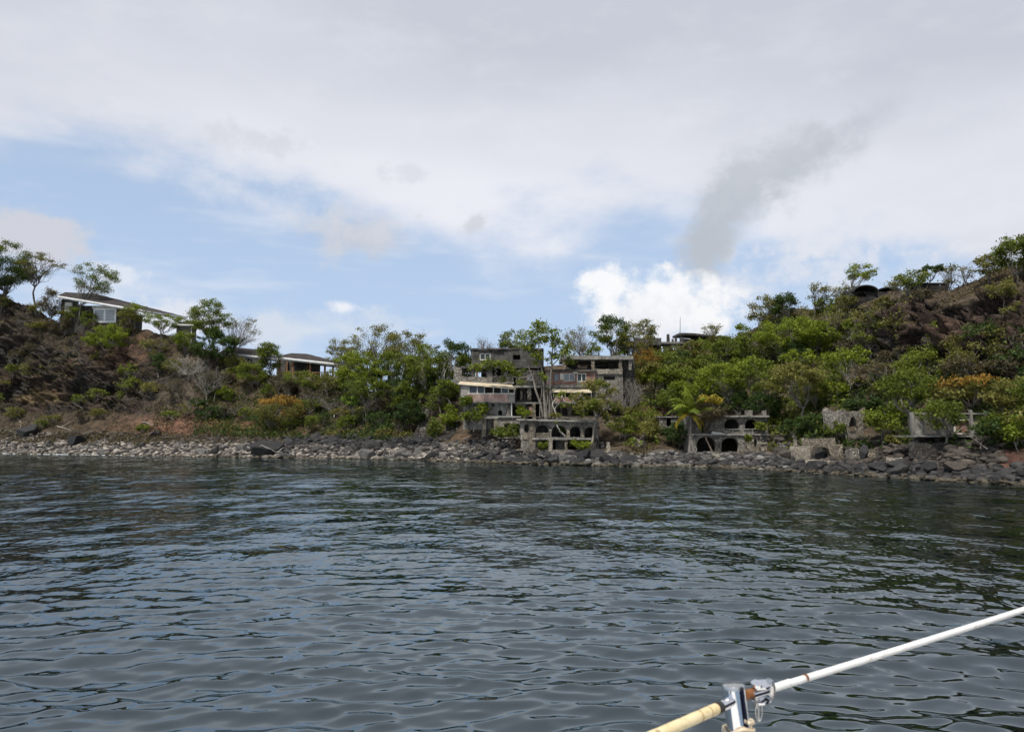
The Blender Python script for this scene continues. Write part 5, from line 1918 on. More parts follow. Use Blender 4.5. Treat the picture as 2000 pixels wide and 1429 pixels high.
# ---- right slope
R1 = 'trees on the slope behind the arched house'
tree(1392, 884, 765, 72, 'brown', 'brown-leaved tree with yellow crest before the arched house', D=wd(1392) + 7.0, top='yellow', cb=.42, dens=.9, bark='brown', twig=2)
tree(1358, 805, 722, 92, 'bright', 'bright tree right behind the palm crown', R1, cb=.15, dens=1.1)
tree(1415, 808, 698, 120, 'bright', 'largest bright dome-shaped tree over the arched house', R1, cb=.2, dens=1.1)
tree(1475, 805, 694, 112, 'mid', 'green domed tree right of the largest bright one', R1, cb=.2, dens=1.1, top='bright')
tree(1556, 838, 708, 128, 'olive', 'umbrella-shaped yellow-green tree with bare forked trunk', R1, cb=.40, dens=1.3, flat=.55, bark='grey')
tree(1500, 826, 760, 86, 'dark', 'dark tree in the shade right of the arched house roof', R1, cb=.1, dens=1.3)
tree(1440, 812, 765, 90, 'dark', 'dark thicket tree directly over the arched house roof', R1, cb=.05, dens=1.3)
tree(1420, 720, 655, 76, 'mid', 'green tree below the vaulted shelter', R1, cb=.1, dens=1.0)
tree(1348, 705, 662, 44, 'olive', 'small yellow-green tree under the hilltop pavilion', R1, cb=.1, dens=1.0)
tree(1392, 672, 628, 44, 'olive', 'half bare tree on the skyline behind the hilltop pavilion', bare=.5, dens=.5, twig=4, cb=.2)
tree(1378, 735, 690, 70, 'mid', 'green tree on the slope below the hilltop pavilion', R1, cb=.1)
tree(1480, 720, 640, 80, 'mid', 'green tree where the skyline steps up', R1, cb=.15, dens=1.0)
tree(1590, 800, 728, 70, 'mid', 'green tree right of the umbrella-shaped one', R1, cb=.2)
R2 = 'trees along the right skyline'
tree(1498, 655, 572, 84, 'olive', 'grey-green tree at the left shoulder of the right hill', R2, cb=.2, dens=.8, twig=2)
tree(1535, 640, 566, 66, 'dark', 'dark skyline tree on the left shoulder of the right hill', R2, cb=.2, dens=.9)
tree(1538, 705, 612, 120, 'bright', 'big vivid green tree on the steep right slope', R2, cb=.12, dens=1.2)
tree(1600, 695, 622, 70, 'bright', 'vivid green tree right of the big vivid one', R2, cb=.15, dens=1.1)
tree(1590, 622, 548, 66, 'olive', 'thin windswept tree left of the domed ruin', R2, bare=.35, dens=.5, twig=3, cb=.3, lean=.15)
tree(1636, 612, 545, 58, 'olive', 'windswept twiggy tree touching the domed ruin', R2, bare=.35, dens=.5, twig=3, cb=.3, lean=.2)
tree(1662, 596, 511, 66, 'bright', 'windswept green tree before the domed ruin, bent to the right', R2, cb=.5, dens=.7, lean=.40, twig=2, bark='pale', flat=.5)
tree(1752, 590, 530, 56, 'olive', 'loose windswept tree right of the domed ruin', R2, bare=.3, dens=.5, lean=.2, twig=3, cb=.3)
tree(1776, 592, 522, 66, 'mid', 'greener windswept tree beside the cliff-top wall', R2, dens=.7, lean=.2, twig=2, cb=.3)
tree(1814, 572, 514, 56, 'dark', 'dark flat-topped tree behind the cliff-top wall', R2, dens=1.0, cb=.55, flat=.4, lean=.1, bark='brown')
tree(1850, 578, 508, 44, 'olive', 'nearly bare tree at the right end of the cliff-top wall', R2, bare=.7, dens=.4, twig=5, cb=.2, lean=.15)
tree(1884, 562, 510, 34, 'olive', 'small bare tree alone on the rising cliff edge', R2, bare=.75, dens=.4, twig=5, cb=.2, lean=.15)
tree(1932, 552, 494, 74, 'olive', 'grey-green bushy tree on the rising cliff edge', R2, dens=.9, cb=.15, twig=2)
tree(1992, 548, 452, 104, 'mid', 'tall green tree at the right edge of the skyline', R2, dens=1.1, cb=.15)
tree(2060, 540, 440, 120, 'mid', 'green tree just beyond the right edge of the skyline', R2, dens=1.0, cb=.15)
shrub(1960, 590, 545, 80, 'olive', 'olive scrub hanging over the right cliff top', dens=.9, twig=1)
shrub(1985, 640, 590, 50, 'olive', 'scrub on the right cliff face at the picture edge', dens=.7, bare=.3, twig=2)
shrub(1650, 648, 602, 80, 'olive', 'grey-green scrub below the domed ruin, left part', bare=.2, dens=.7, twig=3)
shrub(1722, 648, 602, 80, 'olive', 'grey-green scrub below the domed ruin, right part', bare=.25, dens=.7, twig=3)
shrub(1735, 655, 612, 70, 'mid', 'yellow-green bush in the scrub below the domed ruin', dens=.8)
shrub(1690, 690, 630, 90, 'brown', 'dead grey brush hanging from the cliff below the domed ruin', bare=.9, dens=.4, twig=6)
shrub(1620, 670, 610, 60, 'brown', 'brown brush left of the cliff face', bare=.5, dens=.6, twig=4)
tree(1700, 690, 622, 70, 'mid', 'green tree on the left part of the right cliff face', R2, cb=.1, dens=.9, twig=1)
tree(1752, 672, 606, 66, 'olive', 'olive tree clinging to the middle of the right cliff face', R2, cb=.15, dens=.8, twig=2)
tree(1655, 682, 618, 70, 'mid', 'green tree between the vivid trees and the right cliff', R2, cb=.1, dens=1.0)
shrub(1785, 640, 605, 56, 'brown', 'dry brush on the cliff below the cliff-top wall', bare=.3, dens=.7, twig=3)
shrub(1770, 712, 672, 66, 'brown', 'dry thicket at the foot of the right cliff face', bare=.2, dens=.8, twig=3)
tree(1955, 720, 655, 60, 'olive', 'olive tree hanging on the cliff near the right edge', R2, cb=.15, dens=.8, twig=2)
R3 = 'trees below the right cliff'
tree(1655, 772, 672, 90, 'bright', 'bright tree with crooked white branches below the cliff', R3, cb=.25, dens=1.0, bark='pale')
tree(1722, 795, 686, 100, 'brown', 'dry brownish tree in the middle below the cliff', R3, bare=.2, dens=.7, twig=3, cb=.25)
tree(1800, 775, 672, 110, 'mid', 'green tree rising against the dark cliff', R3, cb=.15, dens=1.0)
tree(1832, 700, 618, 50, 'mid', 'slim green tree growing up the cliff face', R3, cb=.1, dens=.9)
tree(1775, 852, 716, 124, 'mid', 'tall green tree with bare trunk left of the concrete frame ruin', R3, cb=.42, dens=1.0, bark='grey', D=wd(1775) + 11.5)
tree(1893, 775, 668, 106, 'brown', 'brownish tree under the cliff overhang', R3, cb=.2, dens=.8, top='olive', twig=2)
tree(1898, 812, 728, 124, 'olive', 'broad tree with orange tinted leaves over the concrete frame ruin', R3, cb=.2, dens=.9, top='orange')
tree(1978, 838, 735, 96, 'olive', 'yellow-green tree at the right picture edge below the cliff', R3, cb=.15, dens=1.0)
tree(2040, 850, 720, 120, 'mid', 'green tree just beyond the right picture edge below the cliff', R3, cb=.15, dens=1.0)
tree(1950, 872, 800, 66, 'mid', 'green tree right of the concrete frame ruin', R3, cb=.15, dens=1.1)
tree(1990, 880, 815, 50, 'bright', 'light green bushy tree over the red earth bank', R3, cb=.1, dens=1.0)
tree(1722, 862, 792, 84, 'mid', 'bushy green tree right of the pointed doorway', R3, cb=.1, dens=1.2, top='bright', D=wd(1712) + 9.4)
shrub(1632, 858, 822, 48, 'mid', 'green bush left of the pointed doorway', D=wd(1632) + 9.8)
tree(1836, 898, 778, 108, 'mid', 'spreading green tree on a thin trunk before the concrete frame ruin', R3, cb=.45, dens=1.0, flat=.55, D=wd(1836) + 6.6)
shrub(1590, 850, 805, 60, 'dark', 'dark bush behind the wide-arched sea wall', dens=1.3)
shrub(1560, 858, 815, 70, 'dark', 'dark bush right of the arched house', dens=1.2)
shrub(1755, 872, 845, 60, 'olive', 'low grassy bush between post and retaining wall', dens=.9)
shrub(1925, 860, 815, 60, 'dark', 'dark bush at the right end of the concrete frame ruin', dens=1.1, D=wd(1925) + 6.0)
shrub(1685, 815, 770, 90, 'dark', 'dark bush above the rounded stone ruin', dens=1.2)
shrub(1485, 846, 822, 26, 'mid', 'creeper on the right wall of the arched house', D=B - .2)
shrub(1462, 866, 846, 16, 'mid', 'creeper hanging beside the pointed door of the arched house', D=B - .3)

# ---- undergrowth that fills the slopes
g5 = np.random.default_rng(55)
MARKS = [(40, 775, 'the dry grassy ledge at the left edge'), (100, 700, 'the middle of the left cliff'), (150, 770, 'the hollow of the left cliff'), (213, 665, 'the vivid cliff shrub'), (250, 770, 'the left end of the red earth'), (60, 600, 'the crooked tree on the left cliff'), (200, 640, 'the hilltop house'), (320, 660, 'the flat-topped tree by the hut'), (358, 670, 'the square hut'),
         (410, 720, 'the dark tree by the hut'), (470, 705, 'the low-roofed house'), (441, 775, 'the small bright bush'), (405, 770, 'the grey leafless tree'), (540, 800, 'the half orange bush'),
         (605, 735, 'the open pavilion'), (653, 812, 'the white boundary post'), (712, 815, 'the thin-stemmed tree'), (755, 775, 'the garden shelter'), (686, 800, 'the yellow-green sapling'),
         (828, 825, 'the long staircase'), (890, 820, 'the mossy staircase'), (800, 815, 'the dark hollow bush'), (868, 780, 'the umbrella tree by the stairs'),
         (1245, 862, 'the short steps'), (1235, 780, 'the fallen branches'), (1280, 745, 'the bright bush by the ruin'), (1310, 825, 'the broken wall with doorway'), (1349, 790, 'the palm crown'),
         (1265, 720, 'the orange-yellow tree'), (1360, 680, 'the hilltop pavilion'), (1408, 668, 'the vaulted shelter'), (1425, 810, 'the arched house roof'), (1415, 740, 'the largest domed tree'),
         (1556, 780, 'the umbrella-shaped tree'), (1538, 660, 'the big vivid tree'), (1600, 660, 'the smaller vivid tree'), (1590, 600, 'the thin windswept tree'), (1690, 575, 'the domed ruin'),
         (1655, 730, 'the tree with white branches'), (1722, 740, 'the dry brownish tree'), (1655, 810, 'the pointed doorway'), (1775, 780, 'the tall bare-trunked tree'), (1800, 725, 'the tree against the cliff'),
         (1860, 815, 'the concrete frame ruin'), (1893, 720, 'the brownish overhang tree'), (1898, 770, 'the orange tinted tree'), (1978, 790, 'the right-edge tree'), (1600, 830, 'the sea wall'), (1500, 800, 'the shaded dark tree')]
for (x0, x1, fy0, fy1, n, kinds, lab, grp) in (
        (400, 560, .35, .95, 16, ('dark', 'mid', 'brown', 'olive'), 'low scrub on the slope between hut and pavilion', 'scrub below the tiled roofs'),
        (560, 800, .35, .98, 26, ('dark', 'mid', 'dark', 'brown', 'olive'), 'low scrub under the wood left of the ruin', 'scrub under the left wood'),
        (800, 900, .40, .98, 12, ('dark', 'mid', 'mid'), 'low scrub around the two long staircases', 'scrub by the staircases'),
        (1222, 1345, .35, .98, 24, ('dark', 'mid', 'mid', 'brown', 'olive'), 'low scrub on the slope between the ruin and the palm', 'scrub left of the palm'),
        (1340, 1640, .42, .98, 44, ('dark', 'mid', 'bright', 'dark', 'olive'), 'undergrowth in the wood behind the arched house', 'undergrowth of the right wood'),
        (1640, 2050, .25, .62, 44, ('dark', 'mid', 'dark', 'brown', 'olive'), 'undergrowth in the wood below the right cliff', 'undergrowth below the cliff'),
        (1600, 1790, .72, .99, 16, ('olive', 'brown', 'olive', 'mid'), 'scrub on the ledges around the domed ruin', 'scrub by the domed ruin'),
        (-20, 335, .36, .99, 34, ('brown', 'olive', 'brown', 'mid', 'olive'), 'dry scrub on the left cliff', 'scrub of the left cliff')):
    for i in range(n):
        px = g5.uniform(x0, x1)
        col = np.interp(px, CPX, np.arange(NC))
        py = float(GPY[int(col), int(NR * g5.uniform(fy0, fy1)) - 1])
        if any(a < px < b_ and y0 < py < y1 for a, b_, y0, y1 in ((1590, 1740, 795, 905), (1775, 1940, 800, 905), (1285, 1505, 800, 895), (808, 845, 780, 870), (855, 905, 780, 870), (1625, 1865, 555, 625))):
            continue
        D = ground(px, py)
        hm, wm = g5.uniform(1.2, 3.0), g5.uniform(2.2, 5.0)
        k = kinds[g5.integers(0, len(kinds))]
        lm = min(MARKS, key=lambda q: math.hypot((q[0] - px) * .8, q[1] - py))
        ddx, ddy = px - lm[0], py - lm[1]
        if abs(ddx) > abs(ddy) * 1.6:
            rel = 'left of' if ddx < 0 else 'right of'
        elif abs(ddy) > abs(ddx) * 1.6:
            rel = 'above' if ddy < 0 else 'below'
        else:
            rel = ('upper' if ddy < 0 else 'lower') + (' left of' if ddx < 0 else ' right of')
        size = 'small' if wm < 3.0 else ('broad' if wm > 4.1 else 'medium')
        word = {'dark': 'dark green', 'mid': 'green', 'bright': 'bright green', 'olive': 'olive', 'brown': 'dry brown'}[k]
        sh = shrub(px, py, py - hm * FPX / D, wm * FPX / D, k, '%s %s scrub %s %s' % (size, word, rel, lm[2]), grp, D=D, dens=.62, bare=.3 if k == 'brown' else 0, twig=2 if k == 'brown' else 0, leaf=.26)
        single_out(sh, px)

print('TREES', TREE_N[0], 'leaf tris', LEAF_TRIS[0])
# ------------------------------------------------------------------ shore rocks
def ico(sub):
    t = (1 + 5 ** .5) / 2
    v = [(-1, t, 0), (1, t, 0), (-1, -t, 0), (1, -t, 0), (0, -1, t), (0, 1, t), (0, -1, -t), (0, 1, -t), (t, 0, -1), (t, 0, 1), (-t, 0, -1), (-t, 0, 1)]
    f = [(0, 11, 5), (0, 5, 1), (0, 1, 7), (0, 7, 10), (0, 10, 11), (1, 5, 9), (5, 11, 4), (11, 10, 2), (10, 7, 6), (7, 1, 8), (3, 9, 4), (3, 4, 2), (3, 2, 6), (3, 6, 8), (3, 8, 9), (4, 9, 5), (2, 4, 11), (6, 2, 10), (8, 6, 7), (9, 8, 1)]
    v = [np.array(p) / np.linalg.norm(p) for p in v]
    for _ in range(sub):
        mid, nf = {}, []
        def m(a, b_):
            k = (min(a, b_), max(a, b_))
            if k not in mid:
                q = v[a] + v[b_]
                v.append(q / np.linalg.norm(q))
                mid[k] = len(v) - 1
            return mid[k]
        for a, b_, c in f:
            ab, bc, ca = m(a, b_), m(b_, c), m(c, a)
            nf += [(a, ab, ca), (b_, bc, ab), (c, ca, bc), (ab, bc, ca)]
        f = nf
    return np.array(v), np.array(f)


def rock_shape(g, sub, cuts=16, rough=.05):
    v, f = ico(sub)
    for _ in range(cuts):                       # split faces, as basalt breaks
        n = g.normal(size=3)
        n /= np.linalg.norm(n)
        d = g.uniform(.38, .80)
        s = v @ n
        over = np.clip(s - d, 0, None)
        v = v - over[:, None] * n
    v = v * (1 + rough * fbm(v * 2.2 + g.uniform(0, 50), 3, int(g.integers(0, 999)))[:, None])
    v /= np.abs(v).max(0)
    return v, f


MR = {
    'black': mat_rock('black basalt', (0.014, 0.014, 0.015), (0.062, 0.060, 0.058)),
    'grey': mat_rock('grey shore rock', (0.040, 0.038, 0.036), (0.20, 0.19, 0.175)),
    'brown': mat_rock('brown rock', (0.035, 0.030, 0.026), (0.105, 0.088, 0.072), False),
    'pebble': mat_rock('pale pebbles', (0.036, 0.031, 0.028), (0.36, 0.32, 0.275)),
}
g6 = np.random.default_rng(66)
ROCKS = []
for i in range(12):
    v, f = rock_shape(g6, 3)
    ROCKS.append((v, f))
ROCK_ME = {}


def rock_mesh(i, kd):
    if (i, kd) not in ROCK_ME:
        me = fast_mesh('boulder', *ROCKS[i])
        set_float(me, 'tint', np.zeros(len(me.vertices)))
        me.materials.append(MR[kd])
        ROCK_ME[(i, kd)] = me
    return ROCK_ME[(i, kd)]


def boulder(c, sx, sy, sz, kd, label, group, rz=None, i=None, tilt=.25):
    i = int(g6.integers(0, 12)) if i is None else i
    o = link_mesh('boulder', rock_mesh(i, kd))
    o.location = c
    o.scale = (sx, sy, sz)
    o.rotation_euler = (g6.normal(0, tilt), g6.normal(0, tilt), g6.uniform(0, 6.28) if rz is None else rz)
    tag(o, label, 'boulder', group, 'thing')
    if group:
        single_out(o, c[0])
    return o


# boulders that can be told apart
for px, py, w, h, dd, kd, lab in (
        (522, 883, 62, 40, 2.2, 'black', 'big black cleft boulder at the waterline with driftwood across it'),
        (946, 893, 44, 26, 1.8, 'black', 'rounded black boulder at the waterline left of the arcade'),
        (1044, 884, 25, 32, 3.0, 'brown', 'upright brown boulder just left of the tall pale post'),
        (1117, 901, 56, 26, 1.6, 'grey', 'wide flat grey boulder at the waterline below the arcade'),
        (1165, 896, 42, 34, 2.4, 'black', 'black boulder right of the wide flat grey one'),
        (1230, 901, 40, 22, 2.2, 'black', 'black boulder below the pale eroded slab'),
        (1336, 904, 40, 18, 2.4, 'black', 'broad black boulder in front of the palm foot'),
        (1426, 908, 30, 20, 1.6, 'black', 'black boulder at the waterline below the long terrace slab'),
        (1540, 884, 34, 26, 5.0, 'brown', 'dark brown boulder left of the pale front block'),
        (1601, 889, 26, 25, 8.6, 'black', 'black boulder blocking the wide low arch'),
        (1560, 914, 46, 22, 2.2, 'black', 'large black boulder left of the pale stone ledge'),
        (1668, 906, 30, 18, 3.2, 'brown', 'dark boulder below the broken rubble lump'),
        (1687, 886, 19, 32, 5.0, 'black', 'narrow upright black boulder left of the thick post'),
        (1718, 915, 42, 26, 1.8, 'black', 'black boulder right below the thick post'),
        (1755, 908, 44, 26, 2.4, 'black', 'black boulder under the white-topped slab'),
        (1813, 916, 44, 26, 1.6, 'black', 'wedge-shaped black boulder below the spreading tree'),
        (1870, 912, 50, 20, 2.2, 'brown', 'wide brown rock face below the retaining wall'),
        (60, 845, 46, 30, 11, 'black', 'dark boulder on the left beach beside bleached branches'),
        (150, 864, 44, 26, 5.5, 'black', 'dark flat boulder in the middle of the left beach'),
        (302, 846, 22, 12, 10, 'pebble', 'pale white boulder at the top of the left beach'),
        (367, 887, 15, 9, .8, 'pebble', 'small white boulder at the waterline on the left')):
    D = ground(px, py + h * .3) + .3 if dd is None else wd(px) + dd
    c = P(px, py, D)
    s = D / FPX
    boulder(c, w / 2 * s * 1.05, min(w, h * 1.6) / 2 * s * 1.1, h / 2 * s * 1.15, kd, lab, None, rz=g6.normal(0, .25), tilt=.08)

SHORE = [(8, 'the dark tree at the left edge'), (40, 'the bleached tangle'), (75, 'the crooked cliff tree'), (128, 'the bleached pole'), (155, 'the airy tree'), (204, 'the white house window'), (240, 'the house corner'),
         (280, 'the low beach plant'), (320, 'the flat-topped tree'), (367, 'the small white boulder'), (405, 'the grey leafless tree'), (441, 'the small bright bush'), (480, 'the low-roofed house'), (522, 'the big cleft boulder'),
         (548, 'the half orange bush'), (605, 'the open pavilion'), (653, 'the boundary post'), (686, 'the yellow-green sapling'), (712, 'the thin-stemmed tree'), (755, 'the garden shelter'), (781, 'the white pole'), (826, 'the long staircase'),
         (868, 'the umbrella tree trunk'), (890, 'the mossy staircase'), (946, 'the round black boulder'), (975, 'the square doorway'), (1030, 'the narrow arch window'), (1045, 'the upright brown boulder'), (1076, 'the tall pale post'),
         (1117, 'the flat grey boulder'), (1153, 'the leaning tree'), (1188, 'the thin rubble post'), (1245, 'the short steps'), (1265, 'the pale eroded slab'), (1310, 'the dark doorway'), (1347, 'the palm'), (1384, 'the yellow-crested tree'),
         (1425, 'the second big arch'), (1476, 'the pointed little door'), (1492, 'the corner pier'), (1530, 'the low grey pier'), (1567, 'the pale front block'), (1602, 'the wide low arch'), (1641, 'the slim post'), (1670, 'the rubble lump'),
         (1702, 'the thick post'), (1758, 'the white-topped slab'), (1813, 'the wedge boulder'), (1836, 'the spreading tree trunk'), (1870, 'the retaining wall'), (1925, 'the dark end bush'), (1950, 'the red earth bank')]
# the rest of the bouldery shore, as countable rocks by stretch
def shore_pt(px, f):
    """f: 0 waterline .. 1 top of the land profile"""
    i = int(np.clip((px + 420) / 4, 0, NC - 1))
    return TERR[i, int(np.clip(f * NR, 0, NR - 1))]


for (x0, x1, n, f0, f1, s0, s1, kd, lab, grp) in (
        (-30, 260, 34, .005, .16, .35, .95, 'grey', 'grey beach boulder', 'boulders of the left beach'),
        (260, 560, 34, .005, .16, .35, .9, 'grey', 'grey beach boulder', 'boulders below the red earth'),
        (560, 830, 40, .12, .34, .4, 1.0, 'black', 'dark boulder of the rock bank', 'boulders of the rock bank'),
        (560, 900, 36, .005, .16, .4, 1.0, 'grey', 'grey shore boulder', 'boulders left of the staircases'),
        (880, 1200, 44, .005, .10, .45, 1.15, 'black', 'black shore boulder', 'boulders before the arcade'),
        (1200, 1540, 44, .005, .065, .3, .7, 'black', 'black shore boulder', 'boulders before the arched house'),
        (1540, 1960, 60, .005, .085, .25, .7, 'black', 'black shore boulder', 'boulders of the right shore')):
    for i in range(n):
        px = g6.uniform(x0, x1)
        c = shore_pt(px, g6.uniform(f0, f1))
        s = s0 + (s1 - s0) * g6.random() ** 2
        ax_, ay_, az_ = s * g6.uniform(.9, 1.4), s * g6.uniform(.8, 1.2), s * g6.uniform(.55, .95)
        sz_ = 'small' if s < s0 + .12 * (s1 - s0) else ('large' if s > s0 + .5 * (s1 - s0) else 'medium')
        sh_ = 'flat' if az_ < .5 * ax_ else ('blocky' if az_ > .72 * ax_ else 'wedge-shaped')
        mk = min(SHORE, key=lambda q: abs(q[0] - px))
        side = 'left of' if px < mk[0] - 9 else ('right of' if px > mk[0] + 9 else 'straight below')
        boulder(c + np.array([0, 0, s * .18]), ax_, ay_, az_, kd, '%s %s %s %s %s' % (sz_, sh_, lab, side, mk[1]), grp)


def stones(name, n, x0, x1, f0, f1, s0, s1, kd, seed, light=.0, spread=.55):
    """uncountable small stones, one real rock each, joined"""
    g = np.random.default_rng(seed)
    protos = [rock_shape(g, 0, 4, .15) for _ in range(10)]
    Vs, Fs, Ts, o = [], [], [], 0
    px = g.uniform(x0, x1, n)
    fr = g.uniform(f0, f1, n)
    for k in range(n):
        v, f = protos[k % 10]
        s = s0 + (s1 - s0) * g.random() ** 2.2
        c = shore_pt(px[k], fr[k]) + g.normal(0, .12, 3)
        a = g.uniform(0, 6.28)
        R = np.array([[math.cos(a), -math.sin(a), 0], [math.sin(a), math.cos(a), 0], [0, 0, 1]])
        Vs.append((v * np.array([s * g.uniform(.8, 1.5), s, s * g.uniform(.45, .8)])) @ R.T + c)
        Fs.append(f + o)
        Ts.append(np.full(len(v), np.clip(g.normal(light, spread), -1, 1.2)))
        o += len(v)
    me = fast_mesh(name, np.concatenate(Vs), np.concatenate(Fs))
    set_float(me, 'tint', np.concatenate(Ts))
    tag(link_mesh(name, me, MR[kd]), kind='stuff')


stones('beach_pebbles', 8400, -200, 900, .0, .19, .10, .42, 'pebble', 71, -.12, .38)
stones('shore_rubble', 3600, 860, 1560, .0, .13, .10, .45, 'grey', 72, .05, .4)
stones('rocky_foreshore', 2600, 1500, 2250, .0, .13, .12, .42, 'black', 73, .25, .4)
stones('slope_rubble', 1800, -50, 560, .17, .34, .08, .4, 'brown', 74, .2, .5)
stones('bank_rubble', 1500, 560, 860, .14, .36, .12, .5, 'black', 75, .15, .4)


stones('bank_rubble', 1300, 1500, 1960, .10, .30, .12, .5, 'brown', 76, .2, .45)
stones('bank_rubble', 900, 880, 1010, .08, .32, .08, .35, 'grey', 77, .1, .4)


# ---- surf line
def surf_foam():
    g = np.random.default_rng(81)
    mb = MB()
    for k in range(130):
        px = g.uniform(-150, 420)
        if g.random() > float(np.interp(px, [0, 200, 420, 900, 1100, 1500, 1700, 2000], [1, .7, 0, 0, 0, 0, 0, 0])):
            continue
        D = wd(px) - g.uniform(.05, .5)
        c = P(px, 850, D)
        c[2] = g.uniform(.015, .04)
        L, w = g.uniform(.12, .8) * g.random(), g.uniform(.03, .10)
        n = 9
        top = []
        for i in range(n):
            th = 2 * math.pi * i / n
            r_ = g.uniform(.6, 1.15)
            top.append(c + np.array([L * r_ * math.cos(th), w * r_ * math.sin(th), g.uniform(0, .03)]))
        mb.prism([q - np.array([0, 0, .03]) for q in top], top)
    o = mb.build('foam', mat_rough('sea foam', (.62, .64, .65), (.75, .76, .77), (.40, .42, .43), 3.0))
    tag(o, kind='stuff')


surf_foam()


# ---- driftwood
def drift(label, paths, D=None, rad=.09, name='driftwood'):
    px, py = paths[0][0]
    D0 = D if D is not None else ground(px, py)
    root = tag(empty(name, P(px, py, D0)), label, 'driftwood', None, 'thing')
    b0 = np.array(root.location)
    for i, pth in enumerate(paths):
        pts = []
        for a, b_ in pth:
            d = (D if D is not None else ground(a, b_)) - .25
            pts.append(P(a, b_, d) - b0)
        rr = np.linspace(rad if i == 0 else rad * .6, rad * .25, len(pts))
        pp, r2 = [], []
        for k in range(len(pts) - 1):
            pp += [pts[k], (pts[k] + pts[k + 1]) / 2 + g6.normal(0, .06, 3)]
            r2 += [rr[k], (rr[k] + rr[k + 1]) / 2]
        MB().tube(pp + [pts[-1]], r2 + [rr[-1]], 6).build('stem' if i == 0 else 'branch', BARK['pale'], root)


drift('bleached forked branch lying across the big black boulder', [[(482, 872), (497, 876), (511, 869), (528, 876), (541, 883)], [(541, 883), (551, 875), (556, 874)], [(541, 883), (551, 884), (557, 891)]], wd(522) + .6, .1)
drift('bleached branches tangled at the left picture edge above the beach', [[(4, 838), (20, 841), (36, 844)], [(30, 812), (42, 826), (36, 838), (30, 848)], [(20, 840), (21, 848)]])
drift('long bleached pole on the rubble of the left beach', [[(112, 832), (126, 836), (142, 841)], [(120, 834), (134, 826)]])
drift('bleached forked limb behind the dark boulder on the left beach', [[(56, 838), (66, 842), (78, 835)], [(66, 842), (69, 832)], [(60, 840), (54, 834)]])
drift('short pale stick on the grass at the top of the left beach', [[(278, 823), (292, 827), (305, 830)], [(290, 826), (296, 822)]], None, .07)
drift('thin leaning dead stem on the bare slope by the small bright bush', [[(417, 785), (420, 770), (424, 757)], [(420, 770), (423, 766)]], None, .08, 'dead_stem')


# ---- litter and ground cover on the slopes
def cover(name, n, x0, x1, f0, f1, kd, size, seed, hgt=.35, skip=()):
    g = np.random.default_rng(seed)
    px = g.uniform(x0, x1, n)
    fr = g.uniform(f0, f1, n)
    i = np.clip(((px + 420) / 4).astype(int), 0, NC - 1)
    j = np.clip((fr * NR).astype(int), 0, NR - 1)
    c = TERR[i, j] + g.normal(0, .15, (n, 3))
    keep = fbm(c * .35, 3, seed) > -.12
    gy = GPY[i, j]
    for a, b_, y0, y1 in skip:
        keep &= ~((px > a) & (px < b_) & (gy > y0) & (gy < y1))
    c = c[keep]
    c[:, 2] += g.random(len(c)) * hgt
    me = leaf_mesh(name, c, size, np.clip(g.normal(.45, .22, len(c)), 0, 1), .8, g)
    tag(link_mesh(name, me, LEAF[kd]), kind='stuff')


RU = ((808, 845, 780, 870), (855, 905, 780, 870), (895, 1225, 690, 880), (1285, 1502, 795, 890), (540, 680, 690, 742))
cover('leaf_litter', 9000, 300, 640, .16, .6, 'brown', .30, 91, .15)
cover('leaf_litter', 6000, 880, 1010, .06, .5, 'brown', .26, 92, .1, RU)
cover('leaf_litter', 9000, 1215, 1345, .1, .95, 'brown', .28, 93, .2, RU)
cover('ground_creeper', 26000, 380, 900, .30, 1.0, 'dark', .34, 94, .6, RU)
cover('ground_creeper', 14000, 400, 900, .34, 1.0, 'olive', .30, 95, .6, RU)
cover('ground_creeper', 30000, 1215, 1660, .22, 1.0, 'mid', .34, 96, .8, RU)
cover('ground_creeper', 16000, 1560, 2200, .22, .60, 'dark', .34, 97, .8)
cover('ground_creeper', 9000, 1560, 1800, .70, 1.0, 'olive', .28, 98, .4, ((1630, 1770, 560, 598),))
cover('dry_grass', 8000, -100, 330, .14, .30, 'brown', .34, 99, .3)
cover('dry_grass', 14000, -100, 340, .28, 1.0, 'brown', .26, 100, .3)
cover('ground_creeper', 5000, -60, 360, .55, 1.0, 'olive', .26, 102, .3)
cover('dry_grass', 6000, 1740, 2200, .55, 1.0, 'brown', .26, 101, .25)

# ------------------------------------------------------------------ the boat's guard rail, close to the viewer
def mat_metal(name, col, rough):
    m, nt, b = new_mat(name)
    n = nt.noise(obj_coords(nt), 220.0, 3, .6).outputs[0]
    nt.put(b.inputs['Base Color'], nt.mix(nt.smooth(n, .35, .7), col, tuple(x * .93 for x in col)))
    b.inputs['Metallic'].default_value = 1.0
    nt.put(b.inputs['Roughness'], nt.smooth(n, .3, .75, rough, rough + .05))
    return m


def mat_cover(name, ca, cb, dark, amount):
    m, nt, b = new_mat(name)
    co = obj_coords(nt)
    n = nt.noise(co, 45.0, 5, .6).outputs[0]
    col = nt.mix(nt.smooth(n, .35, .7), ca, cb)
    s = nt.noise(nt.mapping(co, (1, 1, 1), (3, 1, 2)), 110.0, 4, .65).outputs[0]
    col = nt.mix(nt.smooth(s, .56, .72, 0.0, amount), col, dark)
    nt.put(b.inputs['Base Color'], col)
    b.inputs['Roughness'].default_value = .5
    bump(nt, b, n, .001, .4)
    return m


